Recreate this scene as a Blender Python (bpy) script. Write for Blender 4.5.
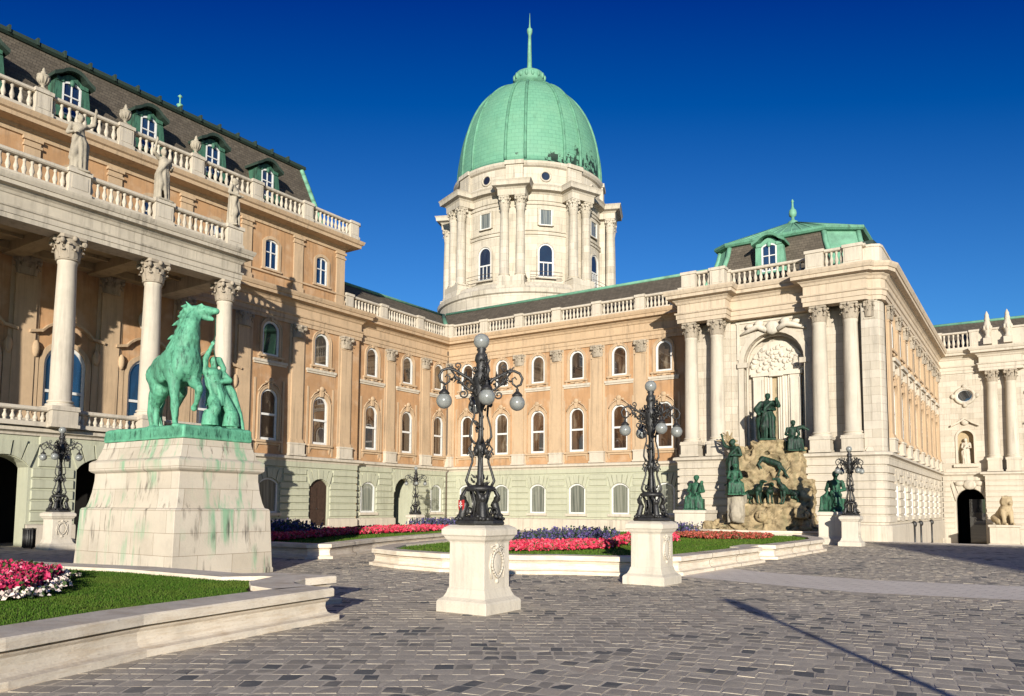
import bpy, bmesh, math, random
import numpy as np
from mathutils import Vector, Matrix, noise
for o in list(bpy.data.objects):
    bpy.data.objects.remove(o, do_unlink=True)
SC = bpy.context.scene
COL = SC.collection
R = math.radians
PI = math.pi
random.seed(7)
RNG = np.random.default_rng(7)

# ------------------------------------------------------------------ camera, sky, sun, exposure
cam = bpy.data.cameras.new("camera")
cam.sensor_width = 36.0
cam.lens = 775.73 / 1024 * 36.0
cam.shift_y = 0.09396
cam.clip_start = 0.1
cam.clip_end = 3000
camo = bpy.data.objects.new("camera", cam)
COL.objects.link(camo)
yaw, pitch, roll = R(33.994), R(4.6145), R(0.3741)
fw = Vector((-math.sin(yaw)*math.cos(pitch), math.cos(yaw)*math.cos(pitch), math.sin(pitch)))
rt = Vector((math.cos(yaw), math.sin(yaw), 0)); up = rt.cross(fw)
r2 = math.cos(roll)*rt + math.sin(roll)*up
u2 = -math.sin(roll)*rt + math.cos(roll)*up
camo.matrix_world = Matrix(((r2.x, u2.x, -fw.x, 0), (r2.y, u2.y, -fw.y, 0), (r2.z, u2.z, -fw.z, 1.7), (0, 0, 0, 1)))
SC.camera = camo

SUN_EL, SUN_AZ = R(10.6), R(146.2)          # azimuth clockwise from +Y: the sun stands behind the camera, to the right
world = bpy.data.worlds.new("World"); SC.world = world; world.use_nodes = True
wn = world.node_tree
sky = wn.nodes.new("ShaderNodeTexSky"); sky.sky_type = 'NISHITA'; sky.sun_disc = False
sky.sun_elevation = SUN_EL; sky.sun_rotation = SUN_AZ
sky.air_density = 1.0; sky.dust_density = 0.3; sky.ozone_density = 4.0; sky.altitude = 300
# polarised, deeply saturated blue as in the photograph: more contrast between zenith and horizon
vm = wn.nodes.new("ShaderNodeVectorMath"); vm.operation = 'MULTIPLY_ADD'
vm.inputs[1].default_value = (0.80, 1.27, 1.56); vm.inputs[2].default_value = (-0.53, -1.33, -2.10)
vx = wn.nodes.new("ShaderNodeVectorMath"); vx.operation = 'MAXIMUM'; vx.inputs[1].default_value = (0.0, 0.12, 1.1)
wn.links.new(sky.outputs[0], vm.inputs[0]); wn.links.new(vm.outputs[0], vx.inputs[0])
bg = wn.nodes["Background"]; bg.inputs['Strength'].default_value = 0.08
wn.links.new(vx.outputs[0], bg.inputs['Color'])
sl = bpy.data.lights.new("sun", 'SUN'); sl.energy = 4.5; sl.angle = R(0.5); sl.color = (1.0, 0.935, 0.82)
so = bpy.data.objects.new("sun", sl); COL.objects.link(so); so.location = (40, -60, 40)
SUNV = Vector((math.sin(SUN_AZ)*math.cos(SUN_EL), math.cos(SUN_AZ)*math.cos(SUN_EL), math.sin(SUN_EL)))
so.rotation_euler = SUNV.to_track_quat('Z', 'Y').to_euler()
vs = SC.view_settings
vs.view_transform = 'Standard'; vs.look = 'None'; vs.gamma = 1.0; vs.use_curve_mapping = False
vs.exposure = 0.66
try:
    SC.cycles.use_denoising = True
    SC.cycles.max_bounces = 6
except Exception:
    pass

# ------------------------------------------------------------------ materials
class NT:
    def __init__(s, name):
        s.m = bpy.data.materials.new(name); s.m.use_nodes = True
        s.t = s.m.node_tree; s.b = s.t.nodes["Principled BSDF"]
    def n(s, kind, **kw):
        x = s.t.nodes.new(kind)
        for k, v in kw.items(): setattr(x, k, v)
        return x
    def l(s, a, b): s.t.links.new(a, b)
    def coord(s, kind='Object', scale=(1, 1, 1)):
        tc = s.n("ShaderNodeTexCoord"); mp = s.n("ShaderNodeMapping")
        mp.inputs['Scale'].default_value = scale
        s.l(tc.outputs[kind], mp.inputs['Vector']); return mp.outputs[0]
    def wcoord(s, scale=(1, 1, 1)):
        g = s.n("ShaderNodeNewGeometry"); mp = s.n("ShaderNodeMapping")
        mp.inputs['Scale'].default_value = scale
        s.l(g.outputs['Position'], mp.inputs['Vector']); return mp.outputs[0]
    def noise(s, vec, scale, detail=4, rough=0.6):
        x = s.n("ShaderNodeTexNoise"); x.inputs['Scale'].default_value = scale
        x.inputs['Detail'].default_value = detail; x.inputs['Roughness'].default_value = rough
        s.l(vec, x.inputs['Vector']); return x.outputs['Fac']
    def ramp(s, fac, stops):
        x = s.n("ShaderNodeValToRGB"); e = x.color_ramp.elements
        while len(e) < len(stops): e.new(0.5)
        for q, (p, c) in zip(e, stops):
            q.position = p; q.color = (*c, 1) if len(c) == 3 else c
        s.l(fac, x.inputs[0]); return x.outputs[0]
    def mix(s, fac, a, b, mode='MIX'):
        x = s.n("ShaderNodeMix", data_type='RGBA', blend_type=mode)
        for sock, v in ((x.inputs[0], fac), (x.inputs[6], a), (x.inputs[7], b)):
            if hasattr(v, 'is_output') or hasattr(v, 'links'): s.l(v, sock)
            elif isinstance(v, (int, float)): sock.default_value = v
            else: sock.default_value = (*v, 1)
        return x.outputs[2]
    def math(s, op, a, b=0.0):
        x = s.n("ShaderNodeMath", operation=op)
        for sock, v in ((x.inputs[0], a), (x.inputs[1], b)):
            if hasattr(v, 'links'): s.l(v, sock)
            else: sock.default_value = v
        return x.outputs[0]
    def bump(s, h, strength=0.3, dist=0.02, normal=None):
        x = s.n("ShaderNodeBump"); x.inputs['Strength'].default_value = strength; x.inputs['Distance'].default_value = dist
        s.l(h, x.inputs['Height'])
        if normal is not None: s.l(normal, x.inputs['Normal'])
        s.l(x.outputs[0], s.b.inputs['Normal']); return x.outputs[0]
    def out(s, col, rough=0.8, spec=0.3, metal=0.0):
        if hasattr(col, 'links'): s.l(col, s.b.inputs['Base Color'])
        else: s.b.inputs['Base Color'].default_value = (*col, 1)
        s.b.inputs['Roughness'].default_value = rough
        s.b.inputs['Specular IOR Level'].default_value = spec
        s.b.inputs['Metallic'].default_value = metal
        return s.m

def mul(c, k): return tuple(min(1, x*k) for x in c)

def stone_mat(name, c, var=0.16, grime=(0.10, 0.085, 0.07), gam=0.35, joint=None, rough=0.85, bump=0.25, bscale=18, tint=None, wcoord=True, k=0.72):
    """plaster or limestone: broad blotches, fine grain, vertical rain streaks, optional ashlar joints"""
    t = NT(name); c = mul(c, k); grime = mul(grime, 0.6)
    if tint: tint = mul(tint, k)
    v = t.wcoord() if wcoord else t.coord()
    a = t.noise(v, 0.55, 5, 0.65); b = t.noise(v, 6.0, 4, 0.6)
    col = t.ramp(a, [(0.28, mul(c, 1-var)), (0.5, c), (0.72, mul(c, 1+var*0.7))])
    col = t.mix(t.ramp(b, [(0.35, (0.25,)*3), (0.7, (0,)*3)]), col, mul(c, 0.78))
    if tint:
        ti = t.noise(v, 1.3, 3, 0.5)
        col = t.mix(t.ramp(ti, [(0.5, (0,)*3), (0.72, (0.7,)*3)]), col, tint)
    sv = t.wcoord((2.6, 2.6, 0.16)) if wcoord else t.coord('Object', (2.6, 2.6, 0.16))
    st = t.noise(sv, 1.6, 5, 0.7)
    m2 = t.noise(v, 0.35, 3, 0.5)
    f = t.math('MULTIPLY', t.ramp(st, [(0.49, (0,)*3), (0.76, (min(1, gam*1.35),)*3)]), t.ramp(m2, [(0.35, (0.25,)*3), (0.65, (1,)*3)]))
    col = t.mix(f, col, grime)
    h = t.noise(v, bscale, 3, 0.6)
    if joint:
        bw, bh, mo = joint
        rot = t.n("ShaderNodeSeparateXYZ"); t.l(v, rot.inputs[0])
        uu = t.math('ADD', rot.outputs[0], rot.outputs[1])
        cb = t.n("ShaderNodeCombineXYZ"); t.l(uu, cb.inputs[0]); t.l(rot.outputs[2], cb.inputs[1])
        br = t.n("ShaderNodeTexBrick"); br.inputs['Scale'].default_value = 1.0
        br.inputs['Brick Width'].default_value = bw; br.inputs['Row Height'].default_value = bh
        br.inputs['Mortar Size'].default_value = mo; br.inputs['Mortar Smooth'].default_value = 0.3
        br.inputs['Color1'].default_value = (1, 1, 1, 1); br.inputs['Color2'].default_value = (0.84, 0.83, 0.80, 1)
        br.inputs['Mortar'].default_value = (0.55, 0.5, 0.45, 1)
        t.l(cb.outputs[0], br.inputs['Vector'])
        col = t.mix(1.0, col, br.outputs['Color'], 'MULTIPLY')
        inv = t.math('SUBTRACT', 1.0, br.outputs['Fac'])
        h = t.math('ADD', t.math('MULTIPLY', h, 0.25), inv)
    t.bump(h, bump, 0.02)
    return t.out(col, rough, 0.25)

M = {}
M['wall'] = stone_mat('peach_stucco', (0.585, 0.34, 0.172), 0.17, gam=0.5, tint=(0.68, 0.47, 0.30))
M['trim'] = stone_mat('pale_peach_stucco', (0.66, 0.475, 0.30), 0.14, gam=0.5)
M['cream'] = stone_mat('cream_limestone', (0.72, 0.635, 0.51), 0.14, gam=0.5)
M['cornice'] = stone_mat('peach_cream_cornice', (0.72, 0.585, 0.43), 0.13, gam=0.45)
M['frieze'] = stone_mat('weathered_frieze_stone', (0.66, 0.58, 0.46), 0.2, gam=0.7)
M['ashlar'] = stone_mat('cream_ashlar', (0.75, 0.665, 0.545), 0.12, gam=0.4, joint=(1.1, 0.46, 0.008), bump=0.35)
M['rust'] = stone_mat('rusticated_limestone', (0.72, 0.635, 0.51), 0.14, gam=0.45)
M['green'] = stone_mat('grey_green_stucco', (0.575, 0.575, 0.425), 0.10, gam=0.35)
M['white_stone'] = stone_mat('white_limestone', (0.68, 0.61, 0.50), 0.14, gam=0.4, bump=0.35, k=0.86)
M['figure_stone'] = stone_mat('weathered_figure_stone', (0.52, 0.455, 0.35), 0.25, gam=0.6, grime=(0.09, 0.08, 0.07), bump=0.4)
M['capital'] = stone_mat('weathered_capital_stone', (0.50, 0.42, 0.32), 0.25, gam=0.7, grime=(0.08, 0.07, 0.06))
M['drum'] = stone_mat('pale_drum_limestone', (0.76, 0.68, 0.555), 0.12, gam=0.5, joint=(1.6, 0.7, 0.01), bump=0.2)
M['warm_stone'] = stone_mat('honey_limestone', (0.56, 0.435, 0.265), 0.2, gam=0.5)

def bed_stone():
    t = NT('travertine_border'); v = t.wcoord()
    c = (0.69, 0.605, 0.485)
    a = t.noise(v, 1.4, 5, 0.65)
    col = t.ramp(a, [(0.3, mul(c, 0.8)), (0.5, c), (0.75, mul(c, 1.16))])
    st = t.noise(t.wcoord((1, 1, 9)), 2.2, 5, 0.7)
    col = t.mix(t.ramp(st, [(0.47, (0,)*3), (0.72, (0.65,)*3)]), col, (0.46, 0.34, 0.215))
    pit = t.noise(t.wcoord((1, 1, 3)), 14, 4, 0.7)
    col = t.mix(t.ramp(pit, [(0.6, (0,)*3), (0.74, (0.5,)*3)]), col, (0.26, 0.2, 0.14))
    t.bump(t.math('ADD', pit, t.math('MULTIPLY', a, 0.6)), 0.4, 0.015)
    return t.out(col, 0.75, 0.3)
M['border'] = bed_stone()

def ped_stone():
    t = NT('stained_pedestal_stone'); v = t.wcoord()
    c = (0.53, 0.47, 0.38)
    a = t.noise(v, 0.9, 5, 0.65)
    col = t.ramp(a, [(0.3, mul(c, 0.82)), (0.5, c), (0.75, mul(c, 1.12))])
    rot = t.n("ShaderNodeSeparateXYZ"); t.l(v, rot.inputs[0])
    cb = t.n("ShaderNodeCombineXYZ"); t.l(t.math('ADD', rot.outputs[0], rot.outputs[1]), cb.inputs[0]); t.l(rot.outputs[2], cb.inputs[1])
    br = t.n("ShaderNodeTexBrick"); br.inputs['Scale'].default_value = 1
    br.inputs['Brick Width'].default_value = 0.95; br.inputs['Row Height'].default_value = 0.52; br.inputs['Mortar Size'].default_value = 0.006
    br.inputs['Color1'].default_value = (1, 1, 1, 1); br.inputs['Color2'].default_value = (0.86, 0.84, 0.81, 1); br.inputs['Mortar'].default_value = (0.5, 0.45, 0.4, 1)
    t.l(cb.outputs[0], br.inputs['Vector'])
    col = t.mix(1.0, col, br.outputs['Color'], 'MULTIPLY')
    sv = t.wcoord((3.2, 3.2, 0.25)); st = t.noise(sv, 1.0, 4, 0.65); st2 = t.noise(t.wcoord((4, 4, 0.5)), 1.3, 4, 0.7)
    low = t.noise(v, 0.8, 3, 0.5)
    g = t.math('MULTIPLY', t.ramp(st, [(0.52, (0,)*3), (0.64, (0.8,)*3)]), t.ramp(low, [(0.42, (0,)*3), (0.55, (1,)*3)]))
    col = t.mix(g, col, (0.17, 0.36, 0.21))                      # copper run-off
    d = t.math('MULTIPLY', t.ramp(st2, [(0.54, (0,)*3), (0.68, (0.9,)*3)]), t.ramp(t.noise(v, 1.1, 2, 0.5), [(0.48, (0,)*3), (0.58, (1,)*3)]))
    col = t.mix(d, col, (0.07, 0.06, 0.05))
    t.bump(t.math('ADD', t.noise(v, 20, 3), t.math('MULTIPLY', br.outputs['Fac'], -1.5)), 0.3, 0.015)
    return t.out(col, 0.8, 0.25)
M['ped'] = ped_stone()

def patina(name, c, dark, amount, seams=False):
    c = mul(c, 0.76 if seams else 0.8); t = NT(name); v = t.coord()
    a = t.noise(v, 1.1 if seams else 2.6, 5, 0.7)
    col = t.ramp(a, [(0.3, mul(c, 0.65)), (0.5, c), (0.7, mul(c, 1.3))])
    st = t.noise(t.coord('Object', (1.5, 1.5, 0.3) if seams else (6, 6, 1.6)), 1.6, 6, 0.75)
    col = t.mix(t.ramp(st, [(0.62-amount, (0,)*3), (0.76-amount, (0.92,)*3)]), col, dark)
    if not seams:
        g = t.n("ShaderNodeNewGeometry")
        col = t.mix(t.ramp(g.outputs['Pointiness'], [(0.44, (0.95,)*3), (0.492, (0,)*3)]), col, dark)  # hollows painted darker, in place of shade
        col = t.mix(t.ramp(g.outputs['Pointiness'], [(0.508, (0,)*3), (0.55, (0.7,)*3)]), col, mul(c, 1.6))  # raised edges painted lighter, as highlights
    h = t.noise(v, 8 if seams else 16, 4, 0.7)
    t.bump(h, 0.2 if seams else 0.5, 0.02)
    return t.out(col, 0.62, 0.4)
M['copper'] = patina('verdigris_copper', (0.175, 0.40, 0.265), (0.10, 0.22, 0.15), -0.02, True)
M['copper_dark'] = patina('dark_copper', (0.022, 0.038, 0.028), (0.012, 0.014, 0.012), 0.10)
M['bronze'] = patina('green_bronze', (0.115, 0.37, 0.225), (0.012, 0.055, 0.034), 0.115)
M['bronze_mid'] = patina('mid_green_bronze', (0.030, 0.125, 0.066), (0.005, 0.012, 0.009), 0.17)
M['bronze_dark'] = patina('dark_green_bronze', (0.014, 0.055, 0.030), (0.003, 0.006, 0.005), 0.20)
M['copper_mid'] = patina('mid_copper', (0.06, 0.17, 0.11), (0.015, 0.03, 0.022), 0.14, True)
M['copper_green'] = patina('edge_copper', (0.13, 0.33, 0.21), (0.03, 0.06, 0.04), 0.05, True)
def dome_mat():
    t = NT('dome_copper'); tc = t.n("ShaderNodeTexCoord")
    sx = t.n("ShaderNodeSeparateXYZ"); t.l(tc.outputs['Object'], sx.inputs[0])
    ang = t.math('ARCTAN2', sx.outputs[1], sx.outputs[0])
    cb = t.n("ShaderNodeCombineXYZ"); t.l(t.math('MULTIPLY', ang, 7.6), cb.inputs[0]); t.l(sx.outputs[2], cb.inputs[1])
    br = t.n("ShaderNodeTexBrick"); br.inputs['Scale'].default_value = 1; br.offset = 0.5
    br.inputs['Brick Width'].default_value = 0.75; br.inputs['Row Height'].default_value = 0.42; br.inputs['Mortar Size'].default_value = 0.02
    br.inputs['Color1'].default_value = (0.135, 0.325, 0.21, 1); br.inputs['Color2'].default_value = (0.118, 0.295, 0.19, 1)
    br.inputs['Mortar'].default_value = (0.085, 0.22, 0.145, 1)
    t.l(cb.outputs[0], br.inputs['Vector'])
    v = tc.outputs['Object']
    col = t.mix(t.ramp(t.noise(v, 0.45, 4), [(0.4, (0,)*3), (0.7, (0.4,)*3)]), br.outputs['Color'], (0.175, 0.35, 0.22))
    # black patches of bare copper near the foot of the dome, where sheets have weathered
    br2 = t.n("ShaderNodeTexWhiteNoise", noise_dimensions='2D')
    sn = t.n("ShaderNodeVectorMath", operation='SNAP'); t.l(cb.outputs[0], sn.inputs[0]); sn.inputs[1].default_value = (0.36, 0.42, 1)
    t.l(sn.outputs[0], br2.inputs['Vector'])
    low = t.n("ShaderNodeMapRange"); low.inputs[1].default_value = 41.0; low.inputs[2].default_value = 36.0
    low.inputs[3].default_value = 0.0; low.inputs[4].default_value = 0.33
    t.l(sx.outputs[2], low.inputs[0])
    blot = t.noise(v, 0.42, 3, 0.6)
    rnd = t.math('ADD', t.math('MULTIPLY', t.noise(t.coord('Object', (1, 1, 0.7)), 1.9, 5, 0.75), 0.55), t.math('ADD', t.math('MULTIPLY', br2.outputs[0], 0.14), t.math('MULTIPLY', blot, 0.42)))
    rnd = t.math('ADD', rnd, low.outputs[0])
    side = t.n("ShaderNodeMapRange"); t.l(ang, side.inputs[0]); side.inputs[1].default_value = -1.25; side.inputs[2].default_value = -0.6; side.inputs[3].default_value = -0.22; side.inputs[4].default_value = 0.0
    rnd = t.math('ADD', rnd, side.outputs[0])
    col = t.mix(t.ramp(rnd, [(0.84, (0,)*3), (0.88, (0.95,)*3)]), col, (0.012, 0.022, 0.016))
    strk = t.noise(t.coord('Object', (1.2, 1.2, 0.12)), 1.8, 5, 0.7)
    col = t.mix(t.ramp(strk, [(0.56, (0,)*3), (0.8, (0.6,)*3)]), col, (0.07, 0.16, 0.10))
    t.bump(t.math('MULTIPLY', br.outputs['Fac'], -1.0), 0.25, 0.03)
    return t.out(col, 0.6, 0.35)
M['dome'] = dome_mat()

def slate(name, c):
    t = NT(name); v = t.wcoord()
    sx = t.n("ShaderNodeSeparateXYZ"); t.l(v, sx.inputs[0])
    cb = t.n("ShaderNodeCombineXYZ"); t.l(t.math('ADD', sx.outputs[0], sx.outputs[1]), cb.inputs[0]); t.l(sx.outputs[2], cb.inputs[1])
    br = t.n("ShaderNodeTexBrick"); br.inputs['Scale'].default_value = 1
    br.inputs['Brick Width'].default_value = 0.3; br.inputs['Row Height'].default_value = 0.17; br.inputs['Mortar Size'].default_value = 0.012
    br.inputs['Color1'].default_value = (*mul(c, 1.15), 1); br.inputs['Color2'].default_value = (*mul(c, 0.75), 1); br.inputs['Mortar'].default_value = (*mul(c, 0.4), 1)
    t.l(cb.outputs[0], br.inputs['Vector'])
    col = t.mix(t.ramp(t.noise(v, 0.7, 5, 0.7), [(0.4, (0,)*3), (0.7, (0.6,)*3)]), br.outputs['Color'], mul(c, 0.6))
    col = t.mix(t.ramp(t.noise(v, 2.3, 3, 0.6), [(0.55, (0,)*3), (0.75, (0.5,)*3)]), col, (0.15, 0.125, 0.095))
    t.bump(t.math('ADD', t.math('MULTIPLY', br.outputs['Fac'], -1.0), t.noise(v, 9, 2)), 0.4, 0.03)
    return t.out(col, 0.75, 0.3)
M['slate'] = slate('brown_slate', (0.115, 0.094, 0.070))

def glass(name, stops, rough=0.03, fold=False):
    t = NT(name); oi = t.n("ShaderNodeObjectInfo")
    col = t.ramp(oi.outputs['Random'], stops)
    v = t.coord()
    if fold:
        wv = t.noise(t.coord('Object', (1, 1, 0.03)), 9, 2)
        col = t.mix(t.ramp(wv, [(0.35, (0,)*3), (0.65, (0.7,)*3)]), col, (0.30, 0.30, 0.245))
    else:
        n2 = t.n("ShaderNodeTexNoise", noise_dimensions='4D'); n2.inputs['Scale'].default_value = 1.6; n2.inputs['Detail'].default_value = 3
        mp = t.n("ShaderNodeMapping"); mp.inputs['Scale'].default_value = (1.6, 1, 0.5); t.l(v, mp.inputs[0])
        t.l(mp.outputs[0], n2.inputs['Vector']); t.l(t.math('MULTIPLY', oi.outputs['Random'], 40), n2.inputs['W'])
        col = t.mix(t.ramp(n2.outputs['Fac'], [(0.42, (0,)*3), (0.68, (0.85,)*3)]), col, (0.015, 0.013, 0.012))
        if name == 'window_glass': col = t.mix(t.ramp(n2.outputs['Fac'], [(0.33, (0.8,)*3), (0.42, (0,)*3)]), col, (0.17, 0.135, 0.095))  # pale tan patches painted in as reflections
    t.bump(t.noise(v, 1.2, 2), 0.035, 0.05)
    m = t.out(col, rough, 0.6)
    t.b.inputs['Coat Weight'].default_value = 1.0; t.b.inputs['Coat Roughness'].default_value = 0.01; t.b.inputs['Coat IOR'].default_value = 1.9
    return m
M['glass'] = glass('window_glass', [(0.0, (0.045, 0.028, 0.018)), (0.3, (0.012, 0.012, 0.012)), (0.5, (0.085, 0.042, 0.02)), (0.65, (0.03, 0.035, 0.032)), (0.85, (0.11, 0.085, 0.05)), (1.0, (0.05, 0.03, 0.018))])
M['glass_low'] = glass('curtained_glass', [(0.0, (0.15, 0.16, 0.125)), (0.4, (0.06, 0.07, 0.06)), (0.7, (0.12, 0.13, 0.10)), (1.0, (0.04, 0.05, 0.045))], 0.06, True)
M['glass_sky'] = glass('painted_sky_glass', [(0, (0.010, 0.035, 0.085)), (0.5, (0.016, 0.05, 0.11)), (1, (0.02, 0.03, 0.05))])  # blue base colour painted in for the reflected sky
M['glass_dark'] = glass('dark_glass', [(0, (0.012, 0.016, 0.02)), (1, (0.03, 0.035, 0.04))])

def plain(name, c, rough=0.6, spec=0.4, var=0.1, sc=8, bump=0.15, metal=0.0):
    t = NT(name); v = t.coord()
    a = t.noise(v, sc, 4)
    col = t.ramp(a, [(0.3, mul(c, 1-var)), (0.7, mul(c, 1+var))])
    t.bump(t.noise(v, sc*4, 3), bump, 0.01)
    return t.out(col, rough, spec, metal)
M['white'] = plain('white_window_paint', (0.62, 0.61, 0.58), 0.5)
M['iron'] = plain('black_cast_iron', (0.022, 0.021, 0.020), 0.45, 0.5, 0.35, 20, 0.4)
M['dark_iron'] = plain('downpipe_metal', (0.10, 0.075, 0.055), 0.6)
M['door'] = plain('dark_oak_door', (0.045, 0.026, 0.018), 0.6, 0.3, 0.3)
M['black'] = plain('dark_interior', (0.014, 0.013, 0.012), 0.9, 0.1)
M['shield_red'] = plain('red_enamel', (0.45, 0.03, 0.03), 0.4)
M['soil'] = plain('soil', (0.06, 0.042, 0.03), 0.95, 0.1, 0.3, 10, 0.5)
def globe_mat():
    t = NT('frosted_globe_glass'); v = t.coord()
    col = t.ramp(t.noise(v, 9, 4), [(0.35, (0.19, 0.20, 0.19)), (0.7, (0.27, 0.275, 0.255))])
    m = t.out(col, 0.22, 0.5)
    t.b.inputs['Subsurface Weight'].default_value = 0.25; t.b.inputs['Subsurface Radius'].default_value = (0.05, 0.05, 0.05)
    t.b.inputs['Coat Weight'].default_value = 0.4
    return m
M['globe'] = globe_mat()

def island_mat(name, stops, rough=0.8, spec=0.25, big=None, bump=None, trans=0.0):
    t = NT(name); g = t.n("ShaderNodeNewGeometry")
    col = t.ramp(g.outputs['Random Per Island'], stops)
    if big:
        v = t.wcoord(); col = t.mix(t.ramp(t.noise(v, big[0], 4), [(0.42, (0,)*3), (0.66, (big[2],)*3)]), col, big[1])
    if bump:
        t.bump(t.noise(t.wcoord(), bump, 4, 0.7), 0.5, 0.012)
    return t.out(col, rough, spec)
def sett_mat():
    t = NT('granite_setts'); g = t.n("ShaderNodeNewGeometry"); v = t.wcoord()
    f = t.math('ADD', t.math('MULTIPLY', g.outputs['Random Per Island'], 0.62), t.math('MULTIPLY', t.noise(v, 0.55, 3, 0.6), 0.62))
    col = t.ramp(f, [(0.0, (0.115, 0.12, 0.12)), (0.33, (0.13, 0.133, 0.13)), (0.37, (0.34, 0.30, 0.24)), (0.5, (0.455, 0.395, 0.31)), (0.7, (0.52, 0.455, 0.355)), (0.9, (0.58, 0.505, 0.39)), (1.0, (0.46, 0.37, 0.285))])
    col = t.mix(t.ramp(t.noise(v, 0.25, 4), [(0.45, (0,)*3), (0.68, (0.45,)*3)]), col, (0.29, 0.255, 0.205))
    n = t.noise(v, 45, 4, 0.7); col = t.mix(t.ramp(n, [(0.4, (0,)*3), (0.7, (0.35,)*3)]), col, (0.2, 0.185, 0.16))
    t.bump(n, 0.35, 0.006)
    return t.out(col, 0.85, 0.2)
M['sett'] = sett_mat()
M['grass'] = island_mat('lawn_grass', [(0, (0.030, 0.080, 0.006)), (0.5, (0.055, 0.120, 0.010)), (0.9, (0.085, 0.15, 0.018)), (1, (0.14, 0.15, 0.05))], 0.75, 0.15, (1.1, (0.105, 0.135, 0.022), 0.6))
M['pink'] = island_mat('pink_begonia', [(0, (0.38, 0.012, 0.06)), (0.4, (0.55, 0.03, 0.11)), (0.7, (0.62, 0.08, 0.17)), (0.76, (0.66, 0.3, 0.36)), (0.80, (0.03, 0.06, 0.015)), (1, (0.04, 0.09, 0.02))], 0.6)
M['whitefl'] = island_mat('white_begonia', [(0, (0.75, 0.70, 0.62)), (0.5, (0.8, 0.62, 0.58)), (0.7, (0.7, 0.62, 0.5)), (0.75, (0.03, 0.06, 0.015)), (1, (0.05, 0.09, 0.02))], 0.6)
M['red'] = island_mat('red_begonia', [(0, (0.50, 0.015, 0.05)), (0.5, (0.66, 0.05, 0.10)), (0.8, (0.72, 0.16, 0.2)), (0.88, (0.05, 0.09, 0.02)), (1, (0.04, 0.08, 0.02))], 0.6)
M['rust_fl'] = island_mat('russet_begonia', [(0, (0.30, 0.04, 0.03)), (0.5, (0.38, 0.09, 0.05)), (0.75, (0.45, 0.12, 0.1)), (0.8, (0.06, 0.08, 0.02)), (1, (0.09, 0.09, 0.03))], 0.6)
M['purple'] = island_mat('blue_salvia', [(0, (0.055, 0.04, 0.13)), (0.35, (0.10, 0.075, 0.21)), (0.55, (0.16, 0.13, 0.28)), (0.6, (0.03, 0.055, 0.02)), (1, (0.05, 0.085, 0.035))], 0.8)
def ground_mat():
    t = NT('mortar_and_far_setts'); v = t.wcoord()
    c = (0.68, 0.59, 0.45)
    col = t.ramp(t.noise(v, 0.4, 5), [(0.3, mul(c, 0.75)), (0.7, mul(c, 1.1))])
    col = t.mix(t.ramp(t.noise(v, 7, 4), [(0.4, (0,)*3), (0.7, (0.6,)*3)]), col, mul(c, 0.6))
    t.bump(t.noise(v, 40, 3), 0.5, 0.01)
    return t.out(col, 0.9, 0.2)
M['ground'] = ground_mat()
def path_mat():
    t = NT('pale_paving'); v = t.wcoord()
    br = t.n("ShaderNodeTexBrick"); br.inputs['Scale'].default_value = 1
    br.inputs['Brick Width'].default_value = 0.5; br.inputs['Row Height'].default_value = 0.25; br.inputs['Mortar Size'].default_value = 0.012
    br.inputs['Color1'].default_value = (0.86, 0.77, 0.64, 1); br.inputs['Color2'].default_value = (0.80, 0.71, 0.59, 1); br.inputs['Mortar'].default_value = (0.45, 0.39, 0.32, 1)
    rt_ = t.n("ShaderNodeMapping"); rt_.inputs['Rotation'].default_value = (0, 0, R(20)); t.l(v, rt_.inputs[0]); t.l(rt_.outputs[0], br.inputs['Vector'])
    col = t.mix(t.ramp(t.noise(v, 1.2, 5), [(0.45, (0,)*3), (0.7, (0.5,)*3)]), br.outputs['Color'], (0.68, 0.60, 0.49))
    t.bump(t.math('MULTIPLY', br.outputs['Fac'], -1), 0.5, 0.01)
    return t.out(col, 0.8, 0.3)
M['path'] = path_mat()
def rock_mat():
    t = NT('wet_fountain_rock'); v = t.wcoord()
    c = (0.33, 0.25, 0.14)
    col = t.ramp(t.noise(v, 1.6, 6, 0.7), [(0.30, mul(c, 0.32)), (0.46, mul(c, 0.9)), (0.56, mul(c, 1.1)), (0.72, mul(c, 1.7))])
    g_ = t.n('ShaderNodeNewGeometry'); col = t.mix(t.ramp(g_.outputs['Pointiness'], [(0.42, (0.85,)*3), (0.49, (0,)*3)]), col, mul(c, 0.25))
    col = t.mix(t.ramp(t.noise(t.wcoord((3, 3, 0.4)), 1.2, 5), [(0.5, (0,)*3), (0.75, (0.6,)*3)]), col, (0.20, 0.19, 0.10))
    t.bump(t.noise(v, 7, 5, 0.7), 0.7, 0.06)
    return t.out(col, 0.75, 0.3)
M['rock'] = rock_mat()
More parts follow.
